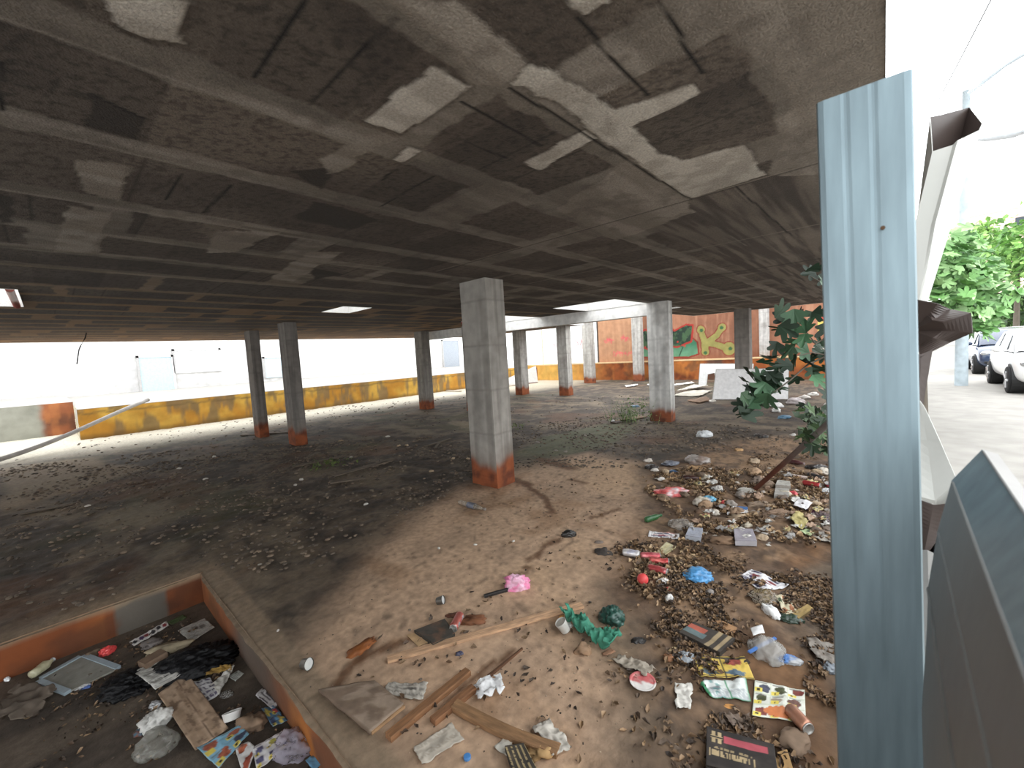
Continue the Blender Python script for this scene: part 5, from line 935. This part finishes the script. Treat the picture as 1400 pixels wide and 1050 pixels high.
# torn sheet metal hanging beside the post
def loft(name, rings, mats, parent, closed=False, th=.0016, org=None):
    A = np.array([[dp(*q)-org for q in r] for r in rings]); nr, nk = A.shape[:2]; m = 7; V = []
    rows = []
    for i in range(nr-1):
        for s_ in range(m): rows.append(A[i]*(1-s_/m)+A[i+1]*(s_/m))
    rows.append(A[-1]); V = np.array(rows).reshape(-1, 3); F = []
    for i in range(len(rows)-1):
        for k in range(nk-(0 if closed else 1)): F.append((i*nk+k, i*nk+(k+1) % nk, (i+1)*nk+(k+1) % nk, (i+1)*nk+k))
    o = link(name, mesh_np(name, V, F, mats), parent); s_ = solid(o, th, 0).modifiers['solid']; s_.material_offset = 1; s_.use_rim = True; return o
org = dp(1256, 470, 1.05)
t = thing('torn_sheet', 'torn and twisted white fence sheet hanging beside the steel post', 'sheet metal', org)
rings = [[(1272, 160, 1.12), (1287, 157, 1.13), (1325, 147, 1.15), (1343, 169, 1.08), (1339, 178, 1.05), (1309, 192, 1.02), (1303, 198, 1.03), (1275, 207, 1.05), (1272, 162, 1.10)],
         [(1262, 300, 1.18), (1270, 300, 1.18), (1286, 295, 1.20), (1302, 298, 1.13), (1303, 300, 1.10), (1279, 304, 1.07), (1273, 308, 1.08), (1250, 312, 1.10), (1254, 300, 1.16)],
         [(1246, 450, 1.24), (1249, 450, 1.20), (1254, 446, 1.24), (1260, 430, 1.18), (1261, 434, 1.16), (1254, 440, 1.14), (1250, 448, 1.14), (1240, 452, 1.15), (1242, 450, 1.2)]]
loft('upper_strip', rings, [M_SHEETW, M_SHEETB], t, False, .0016, org)
fan = [[(1249, 452, 1.12)]*7, [(1250, 430, 1.10), (1268, 431, 1.08), (1276, 438, 1.06), (1290, 441, 1.04), (1290, 452, 1.05), (1276, 462, 1.06), (1254, 472, 1.10)], [(1251, 409, 1.08), (1282, 415, 1.05), (1299, 423, 1.08), (1328, 428, 1.0), (1330, 455, 1.0), (1300, 468, 1.05), (1258, 489, 1.07)]]
loft('curled_flap', fan, [M_SHEETB, M_SHEETB], t, False, .002, org)['label'] = 'brown curled sheet flap'
low = [[(1248, 484, 1.08), (1260, 484, 1.07), (1275, 478, 1.06)], [(1250, 540, 1.08), (1256, 545, 1.07), (1262, 552, 1.07)]]
loft('hanging_edge', low, [M_SHEETB, M_SHEETB], t, False, .002, org)
low = [[(1252, 546, 1.04), (1258, 548, 1.03), (1264, 556, 1.02)], [(1252, 600, 1.02), (1268, 602, 1.0), (1284, 600, .98)], [(1254, 678, 1.0), (1278, 684, .98), (1309, 658, .95)], [(1256, 682, 1.0), (1280, 690, .985), (1298, 688, .955)]]
loft('lower_flap', low, [M_SHEETW, M_SHEETW], t, False, .002, org)
low = [[(1254, 682, 1.02), (1276, 690, 1.0), (1298, 688, .98)], [(1256, 720, 1.03), (1270, 724, 1.01), (1288, 728, 1.0)], [(1256, 764, 1.03), (1262, 764, 1.02), (1272, 752, 1.01)]]
loft('shadow_sheet', low, [M_SHEETB, M_SHEETB], t, False, .002, org)  # brown sheet added where only shadow lies below the white flap
low = [[(1257, 752, .93), (1268, 752, .92), (1276, 756, .92)], [(1257, 840, .93), (1270, 838, .92), (1280, 836, .92)], [(1257, 1060, .93), (1270, 1060, .92), (1284, 1060, .92)]]
loft('edge_strip', low, [M_SHEETG, M_SHEETG], t, False, .002, org)
# ribbed grey panel right beside the camera
def xpl(x, y, X): d = ray(x, y); return CAM+d*(X/d[0])
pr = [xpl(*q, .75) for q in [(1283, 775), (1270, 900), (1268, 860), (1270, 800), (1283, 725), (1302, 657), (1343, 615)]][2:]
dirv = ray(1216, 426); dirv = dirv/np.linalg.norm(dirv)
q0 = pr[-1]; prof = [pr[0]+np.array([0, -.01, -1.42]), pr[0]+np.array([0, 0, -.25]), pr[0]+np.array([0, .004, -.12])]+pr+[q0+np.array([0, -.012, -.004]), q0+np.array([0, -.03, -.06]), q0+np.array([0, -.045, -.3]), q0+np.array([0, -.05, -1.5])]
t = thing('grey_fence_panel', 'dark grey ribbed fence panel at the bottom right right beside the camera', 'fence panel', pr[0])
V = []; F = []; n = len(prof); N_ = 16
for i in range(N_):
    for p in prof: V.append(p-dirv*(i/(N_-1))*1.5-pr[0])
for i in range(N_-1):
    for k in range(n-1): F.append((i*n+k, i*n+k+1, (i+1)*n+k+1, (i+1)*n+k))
top_i = [n-6, n-5]; o = link('ribbed_sheet', mesh_np('ribbed_sheet', V, F, [M_SHEETG, M_GALV], None, False, [1 if (q % (n-1)) == n-6 else 0 for q in range(len(F))]), t); solid(o, .0012, 0)  # upward facet gets the paler steel, painting in its sky light
mb = MB()
for p_, r_ in ((pr[-1], .0016), (pr[-2], .002), (pr[-3], .0022), (pr[-4], .003)): mb.tube([p_-pr[0]-dirv*.01, p_-pr[0]-dirv*1.4], r_, S(190, 196, 200), 8)  # thin tubes added along the folds to draw their light lines
mb.build('fold_glint', M_SHEETG, t)

# ------------------------------------------------------------------ foliage
def leaf_shape(lobes=5, depth=.66, n=30):
    pts = [(0, 0)]
    for i in range(n+1):
        a = -2.35+4.7*i/n; l = .5+.5*math.cos(a*.75); k = abs(math.cos(a*lobes/4.7*math.pi/1.0))
        r = (.45+.55*l)*(1-depth*(1-k)); pts.append((r*math.cos(a)*.62+.34, r*math.sin(a)*.62))
    return np.array(pts)
LS = leaf_shape(); LF = [(0, i, i+1) for i in range(1, len(LS)-1)]
SL = np.array([(0, 0), (.3, .28), (.7, .2), (1, 0), (.7, -.2), (.3, -.28)]); SF = [(0, 1, 2), (0, 2, 3), (0, 3, 4), (0, 4, 5)]
def leaves(name, spots, m, parent, org, shape=None, faces=None, cup=.12, seed=1, face=None):
    rg = np.random.default_rng(seed); shape = LS if shape is None else shape; faces = LF if faces is None else faces; V = []; F = []; C = []
    for (p, s, c) in spots:
        nrm = rg.normal(size=3)*.55+np.array([0, 0, .7]); 
        if face is not None: nrm = nrm+face
        nrm /= np.linalg.norm(nrm); d = rg.normal(size=3)+np.array([0, 0, -.6]); d -= nrm*(d @ nrm); d /= np.linalg.norm(d); e = np.cross(nrm, d); b = len(V)
        for (u, v) in shape: V.append(np.array(p)-org+s*((u-.5)*d+v*e+cup*(abs(v)*1.6-(u-.5)**2)*nrm))
        c = np.array(c)*rg.uniform(.7, 1.25); C += [c]*len(shape); F += [tuple(b+i for i in f) for f in faces]
    return link(name, mesh_np(name, V, F, m, np.array(C)), parent)
def branches(name, lines, parent, org, col=S(92, 84, 74)):
    mb = MB()
    for L, r0, r1 in lines:
        n = len(L); mb.tube([np.array(p)-org for p in L], [r0+(r1-r0)*i/(n-1) for i in range(n)], col, 7)
    return mb.build(name, M_COLM, parent, smooth=True)
rg = np.random.default_rng(4)
root = gp(1172, 735); dR = depth_of(root)
t = thing('fig_sapling', 'dark fig sapling growing under the slab edge, left of the steel post', 'tree', root)
up = [(1105, 374), (1120, 368), (1128, 392), (1136, 420), (1130, 384), (1071, 424), (1086, 440), (1078, 453), (1068, 450), (1100, 445), (1111, 434), (1123, 430), (1131, 455), (1095, 432), (1060, 478), (1076, 482), (1095, 480), (1086, 496), (1070, 500), (1052, 488), (1106, 490), (1116, 502), (1025, 512), (1022, 522), (1046, 526), (1056, 516), (1060, 530), (1034, 541), (1019, 546), (1010, 556), (1016, 568), (1030, 546), (1048, 549), (1066, 506), (1041, 513), (1121, 522), (1131, 536), (1126, 506), (1136, 490), (1085, 470), (1098, 466), (1040, 532), (1140, 400), (1142, 440), (1140, 370), (1068, 438), (1056, 536), (1026, 560)]
spots = [(dp(x, y, rg.uniform(3.2, 3.7)), rg.uniform(.13, .22), [S(46, 72, 44), S(36, 55, 36), S(66, 98, 70), S(30, 46, 32)][rg.integers(4)]) for x, y in up]
for k in range(34): x, y = rg.uniform(1020, 1142), rg.uniform(440, 560); spots += [(dp(x, y, rg.uniform(3.4, 3.8)), rg.uniform(.1, .17), S(40, 62, 42))] if abs((y-430)-(1142-x)*1.1) < 55 else []
for k in range(85): spots.append((dp(rg.uniform(1092, 1150), rg.uniform(555, 618), rg.uniform(3.5, 4.2)), rg.uniform(.08, .14), [S(44, 64, 38), S(32, 48, 30), S(62, 84, 48)][rg.integers(3)]))
leaves('foliage', spots, M_GREEN, t, root, seed=5, face=-_f*.7)
D = 3.5
br = [([root, dp(1168, 640, D), dp(1150, 560, D), dp(1132, 486, D), dp(1133, 440, D), dp(1140, 395, D), dp(1125, 372, D)], .022, .006), ([dp(1132, 486, D), dp(1105, 498, D), dp(1080, 520, D), dp(1050, 542, D), dp(1018, 556, D)], .009, .003), ([dp(1133, 460, D), dp(1115, 470, D), dp(1098, 448, D), dp(1072, 430, D)], .008, .003), ([dp(1132, 486, D), dp(1110, 482, D), dp(1075, 490, D)], .007, .003), ([dp(1168, 640, D), dp(1135, 600, D+.3), dp(1110, 585, D+.4)], .012, .004), ([dp(1140, 395, D), dp(1108, 378, D)], .006, .003)]
for (p, s, c) in spots[:48]:
    pass
branches('branch', br, t, root)
root = gp(1264, 600, .3); t = thing('fig_tree', 'bright green fig tree in daylight on the pavement beyond the fence', 'tree', root)
spots = []
for k in range(520):
    a = rg.normal(size=3); a /= np.linalg.norm(a); a *= rg.random()**.4
    x, y = 1318+62*a[0], 382+72*a[1]+ (18 if a[0] > .4 else 0)
    spots.append((dp(x, y, 6.0+.6*a[2]), rg.uniform(.13, .25), [S(124, 168, 100), S(104, 148, 84), S(150, 186, 128), S(84, 126, 70)][rg.integers(4)]))
for x, y in [(1352, 448), (1345, 456), (1338, 452), (1372, 420), (1385, 405), (1378, 412), (1390, 396), (1350, 436), (1360, 428), (1330, 460), (1366, 440), (1395, 400)]: spots.append((dp(x, y, 5.8), .26, S(120, 166, 98)))
leaves('foliage', spots, M_GREEN, t, root, seed=6, face=-_f*.6)
branches('branch', [([root, dp(1262, 480, 6), dp(1290, 420, 6), dp(1330, 360, 6)], .05, .012), ([dp(1275, 450, 6), dp(1310, 410, 5.9), dp(1360, 400, 5.9), dp(1385, 405, 5.8)], .02, .006), ([dp(1290, 420, 6), dp(1340, 430, 5.9), dp(1352, 448, 5.8)], .014, .005)], t, root)
def cloud_tree(label, x, y, rx, ry, d, n, leaf, cols, gy=None, box=False, name='street_tree', cat='tree', seed=1, rdep=None):
    rg = np.random.default_rng(seed); c = dp(x, y, d); base = np.array([c[0], c[1], .3]); t = thing(name, label, cat, base); k = d/FPX; R_ = np.array([rx*k, (rdep or rx)*k, ry*k]); spots = []
    lump = rg.normal(size=(14, 3)); lump /= np.linalg.norm(lump, axis=1)[:, None]
    for i in range(n):
        if box: a = rg.uniform(-1, 1, 3); a[rg.integers(3)] = rg.choice([-1, 1]); p = c+a*R_*(1+.05*rg.normal())
        else: l = lump[rg.integers(14)]; a = l*.62+rg.normal(size=3)*.22; p = c+a*R_
        spots.append((p, leaf*rg.uniform(.7, 1.3), cols[rg.integers(len(cols))]))
    leaves('foliage', spots, M_GREEN, t, base, SL, SF, .1, seed)
    if box:
        mb = MB(); mb.box((-R_[0]*.93, -R_[1]*.93, -.02), tuple(R_*.93+(c-base)), S(54, 74, 44)); mb.build('stem', M_LEAF, t)
    else: branches('trunk', [([base, base*.5+c*.5, c, c+np.array([0, 0, R_[2]*.6])], .16, .04)]+[([c-np.array([0, 0, R_[2]*.4]), c+l*R_*.6], .06, .015) for l in lump[:7]], t, base)
g1 = [S(120, 164, 84), S(96, 140, 66), S(146, 184, 104), S(80, 118, 58)]
cloud_tree('yellow-green street tree behind the fig tree at the right edge', 1392, 355, 62, 52, 24, 1500, .38, g1, seed=3)
cloud_tree('pale green tree rising behind the fig tree top', 1345, 330, 34, 28, 30, 700, .4, [S(140, 176, 96), S(116, 156, 80)], seed=4)
cloud_tree('clipped green hedge behind the parked cars', 1405, 428, 34, 24, 27, 1500, .3, [S(84, 112, 62), S(66, 92, 50), S(104, 134, 78)], box=True, name='hedge', cat='hedge', seed=5, rdep=24)
cloud_tree('grey green low hedge left of the clipped hedge behind the fig tree', 1340, 440, 36, 16, 36, 800, .35, [S(110, 136, 88), S(90, 116, 72)], box=True, name='hedge', cat='hedge', seed=6, rdep=16)
# weeds at the foot of the beam column
wp0 = gp(884, 574); t = thing('weed_clump', 'wispy green weeds at the foot of the beam column', 'weeds', wp0); mb = MB(); sp = []
for k in range(70):
    a = rg.uniform(0, 6.28); L = rg.uniform(.2, .65); p = np.array([rg.normal()*.15-.45, rg.normal()*.25+.3, 0]); q = p+np.array([math.cos(a)*L*.4, math.sin(a)*L*.4, L])
    mb.tube([p, p*.6+q*.4+np.array([0, 0, .05]), q], [.004, .003, .0015], [S(96, 118, 66), S(126, 140, 88), S(80, 100, 56)][k % 3], 4)
    for j in range(3): sp.append((wp0+p*(1-.3*j)+(q-p)*(.3+.3*j), .06, S(96, 124, 70)))
mb.build('stem', M_GREEN, t); leaves('foliage', sp, M_GREEN, t, wp0, SL, SF, .1, 9)
for i, (x, y, w_, lab) in enumerate([(700, 584, 26, 'low green moss tuft just right of the central column'), (445, 636, 40, 'low green moss streak right of the left column pair')]):
    p0 = gp(x, y); sp = [(p0+np.array([rg.normal()*.2, rg.normal()*.2, .02+.03*rg.random()]), rg.uniform(.04, .08), S(84, 96, 48)) for k in range(90)]
    t = thing('moss_tuft', lab, 'moss', p0); leaves('foliage', sp, M_GREEN, t, p0, SL, SF, .1, 20+i)
# ------------------------------------------------------------------ ceiling fittings
A = gp(118, 455, H); mb = MB(); P = [A, A+np.array([-.03, 0, -.12]), A+np.array([-.12, -.02, -.3]), dp(108, 478, depth_of(A)), dp(105, 498, depth_of(A))]
mb.tube([np.array(p)-A for p in P], .012, S(40, 36, 34), 6); tag(mb.build('hanging_cable', M_BLACK, None, A, True), 'thin black cable dangling from the slab at far left', 'cable')
mb = MB(); mb.tube([(-.21, 7.22, H+.0), (-.21, 8.75, H-.0)], .035, S(150, 84, 74), 12); o = mb.build('red_pipe', M_PLAS, None, None, True); tag(o, 'red-brown pipe along the edge of the ceiling hole at far left', 'pipe')
p = gp(632, 440, H); mb = MB(); mb.tube([(p[0], p[1], H-.02), (p[0]+.35, p[1]+.1, H-.05)], .04, S(170, 50, 50), 8); tag(mb.build('conduit_stub', M_PLAS, None, None, True), 'short red conduit stub under the slab just left of the central column', 'conduit')
# ------------------------------------------------------------------ street lamp, cable, building, cars
p = gp(1314, 527, .3); t = thing('lamp_post', 'pale street lamp post standing on the pavement before the cars', 'lamp post', p)
mb = MB(); mb.tube([(0, 0, 0), (0, 0, 1.2), (0, 0, 4), (0, 0, 7.6)], [.13, .125, .1, .07], S(176, 188, 194), 16); mb.build('shaft', M_COLM, t, smooth=True)
mb = MB(); mb.tube([(0, 0, 7.5), (-.3, -.6, 7.8), (-.9, -1.9, 8.1)], [.06, .05, .04], S(176, 184, 190), 8); mb.build('arm', M_COLM, t, smooth=True)
a, b = dp(1330, 191, 11.5)-p, dp(1412, 176, 10.5)-p
mb = MB(); mb.tube([a, a*.7+b*.3, a*.3+b*.7, b], [.03, .12, .14, .06], S(196, 200, 204), 10); o = mb.build('lamp_head', M_PLAS, t, smooth=True)
mb = MB(); mb.tube([(0, 0, 7.55), a*.5+np.array([0, 0, 7.55])*.5+np.array([0, 0, .1]), a], .035, S(180, 186, 190), 8); mb.build('bracket', M_COLM, t, smooth=True)
A, B_ = dp(1362, -14, 7), dp(1240, 205, 26); mb = MB(); mb.tube([(B_-A)*(i/20)+np.array([0, 0, -.25*math.sin(math.pi*i/20)]) for i in range(21)], .012, S(70, 70, 78), 6); tag(mb.build('overhead_cable', M_BLACK, None, A, True), 'thin overhead cable crossing the white sky at top right', 'cable')
c = dp(1420, 300, 62); t = thing('brick_building', 'pale brick apartment building beyond the trees at the right edge', 'building', (c[0], c[1], .3)); hgt = dp(1420, 288, 62)[2]
Rz = Matrix.Rotation(-.15, 3, 'Z')
mb = MB(); mb.box((-6, -16, 0), (6, 9.5, hgt-.3), S(206, 176, 164), Rz); mb.build('wall', M_WALL, t)
mb = MB(); mb.box((-6.4, -16.4, hgt-.3), (6.4, 9.9, hgt+.5), S(220, 206, 198), Rz); mb.build('roof', M_WALL, t)
for i in range(5):
    for k in range(2): mb = MB(); mb.box((-6.06, -13+4.4*i, hgt-3.6-3.4*k), (-5.95, -11+4.4*i, hgt-1.7-3.4*k), S(150, 150, 156), Rz); mb.build('window', M_GLASS, t)
def car(name, label, loc, rz, paint):
    t = thing(name, label, 'car', loc); t.rotation_euler = (0, 0, rz)
    st = [(1.84, .50, .34, .60), (1.80, .66, .26, .68), (1.66, .76, .22, .76), (1.4, .81, .22, .84), (.95, .83, .22, .94), (.4, .83, .22, .95), (-.9, .83, .22, .97), (-1.45, .82, .22, .98), (-1.72, .77, .26, .95), (-1.8, .68, .34, .86)]
    def sec(w, zb, zt): h = [(0, zb), (w*.85, zb), (w, zb+.16), (w*1.01, (zb+zt)/2+.05), (w*.97, zt-.06), (w*.86, zt), (0, zt+.025)]; return h+[(-y, z) for y, z in h[-2:0:-1]]
    V = []; F = []; k = 12
    for (x, w, zb, zt) in st: V += [(x, y, z) for y, z in sec(w, zb, zt)]
    for i in range(len(st)-1):
        for j in range(k): F.append((i*k+j, (i+1)*k+j, (i+1)*k+(j+1) % k, i*k+(j+1) % k))
    F += [tuple(range(k)), tuple(range((len(st)-1)*k, len(st)*k))[::-1]]
    o = link('body', mesh_np('body', V, F, paint, None, True), t); s_ = o.modifiers.new('sub', 'SUBSURF'); s_.levels = s_.render_levels = 2
    gh = [(1.0, .95, .74, .72), (.28, 1.38, .77, .60), (-.3, 1.46, .78, .61), (-1.0, 1.43, .77, .6), (-1.5, 1.28, .74, .57), (-1.74, .98, .70, .66)]
    V = []; F = []
    for (x, z, wb, wr) in gh: h = [(wb, .93), (wr+.03, z-.07), (wr-.06, z-.005), (0, z+.015)]; V += [(x, y, zz) for y, zz in h+[(-y, zz) for y, zz in h[-2::-1]]]
    for i in range(5):
        for j in range(6): F.append((i*7+j, (i+1)*7+j, (i+1)*7+j+1, i*7+j+1))
    o = link('cabin', mesh_np('cabin', V, F, paint, None, True), t)
    g = MB(); V = np.array(V)
    def quad(a, b, c_, d, off): 
        q = np.array([a, b, c_, d]); nrm = np.cross(q[1]-q[0], q[2]-q[0]); nrm /= np.linalg.norm(nrm); ctr = q.mean(0); nrm = nrm if nrm @ (ctr-np.array([-.3, 0, .9])) > 0 else -nrm; q = ctr+(q-ctr)*.9+nrm*off; return q
    def win(nm, a, b, c_, d): m_ = MB(); m_.add(quad(a, b, c_, d, .012), [(0, 1, 2, 3)]); o = m_.build(nm, M_GLASS, t); solid(o, .008, 0)
    for s_ in (0, 6): 
        a = 0 if s_ == 0 else 6; b = 1 if s_ == 0 else 5; P = lambda i, j: V[i*7+j]
        win('side_window', P(0, a)*.35+P(1, a)*.65+np.array([0, 0, .02]), P(2, a)*.8+P(3, a)*.2, P(2, b)*.8+P(3, b)*.2, P(1, b))
        win('side_window', P(2, a)*.7+P(3, a)*.3, P(4, a), P(4, b)*.5+P(3, b)*.5, P(2, b)*.7+P(3, b)*.3)
    win('windscreen', V[1], V[5], V[8-1+5], V[8]) if False else win('windscreen', V[0]*.96+np.array([.0, 0, .03]), V[6]*.96+np.array([.0, 0, .03]), V[7+5], V[7+1]); win('rear_window', V[4*7+1], V[4*7+5], V[5*7+5], V[5*7+1])
    for x in (1.18, -1.22):
        for s_ in (1, -1):
            w_ = MB(); Vv, Ff, Cc = lathe([(-.1, .2), (-.1, .29), (-.08, .305), (.08, .305), (.1, .29), (.1, .2)], S(32, 32, 33), 28); Vv = Vv[:, [1, 0, 2]]; o = link('wheel', mesh_np('wheel', Vv, Ff, M_RUB, None, True), t); o.location = (x, s_*.76, .305)
            r_ = MB()
            for q in range(5): an = q*2*math.pi/5; r_.tube([(0, s_*.09, 0), (.19*math.cos(an), s_*.1, .19*math.sin(an))], .032, S(180, 182, 186), 6)
            r_.tube([(0, s_*.05, 0), (0, s_*.085, 0)], .2, S(90, 92, 96), 20); r_.build('rim', M_CHR, o)
            m_ = MB(); m_.tube([(x, s_*.6, .33), (x, s_*.825, .33)], .34, S(20, 20, 21), 28); m_.build('wheel_arch', M_BLACK, t)
    for s_ in (1, -1):
        V2, F2 = ico(2); o = link('headlight', mesh_np('headlight', V2*np.array([.13, .15, .085]), F2, M_CHR, None, True), t); o.location = (1.66, s_*.6, .69); o.rotation_euler = (0, 0, -s_*.55)
        o = link('fog_lamp', mesh_np('fog_lamp', V2*np.array([.05, .12, .06]), F2, M_BLACK, None, True), t); o.location = (1.77, s_*.56, .4)
        o = link('wing_mirror', mesh_np('wing_mirror', V2*np.array([.07, .12, .075]), F2, paint, None, True), t); o.location = (.66, s_*.93, .99)
        o = link('door_handle', mesh_np('door_handle', V2*np.array([.08, .015, .015]), F2, paint, None, True), t); o.location = (-.28, s_*.835, .84)
    m_ = MB(); m_.box((1.8, -.42, .36), (1.86, .42, .5)); m_.box((1.79, -.3, .58), (1.85, .3, .66)); m_.build('grille', M_BLACK, t)
    return t
fw = gp(1378, 537, .3); rw = gp(1351, 523, .3); print('wheels', fw, rw)
ang = math.atan2(fw[1]-rw[1], fw[0]-rw[0]); ax = np.array([math.cos(ang), math.sin(ang), 0]); left = np.array([-ax[1], ax[0], 0])
c0 = fw-ax*1.18+left*.83*(1 if (fw+left)[1] < fw[1] else -1)
car('white_car', 'white hatchback parked nearest, cut by the right edge', (c0[0], c0[1], .3), ang, M_CPW)
f2 = gp(1331, 511, .3); c1 = f2-ax*1.18+left*.83*(1 if (fw+left)[1] < fw[1] else -1); print(f2, c0, c1, ang)
car('blue_car', 'dark blue car parked behind the white hatchback', (c1[0], c1[1], .3), ang, M_CPB)
c2 = c1-ax*6.2+np.array([0, -1.2, 0])
car('white_car', 'white car farthest along the street behind the blue car', (c2[0], c2[1], .3), ang, M_CPW)

# ------------------------------------------------------------------ light: bright overcast sky
w = bpy.data.worlds.new('overcast_sky'); SC.world = w; w.use_nodes = True
nt = w.node_tree; bg = nt.nodes['Background']
bg.inputs['Color'].default_value = (.95, .98, 1.0, 1); bg.inputs['Strength'].default_value = 3.7
vs = SC.view_settings; vs.view_transform = 'Standard'; vs.look = 'None'; vs.exposure = 0.0; vs.gamma = 1.0; vs.use_curve_mapping = False
SC.cycles.max_bounces = 10; SC.cycles.diffuse_bounces = 6; SC.cycles.transparent_max_bounces = 12
SC.cycles.caustics_reflective = False; SC.cycles.caustics_refractive = False
SC.cycles.sample_clamp_indirect = 6.0
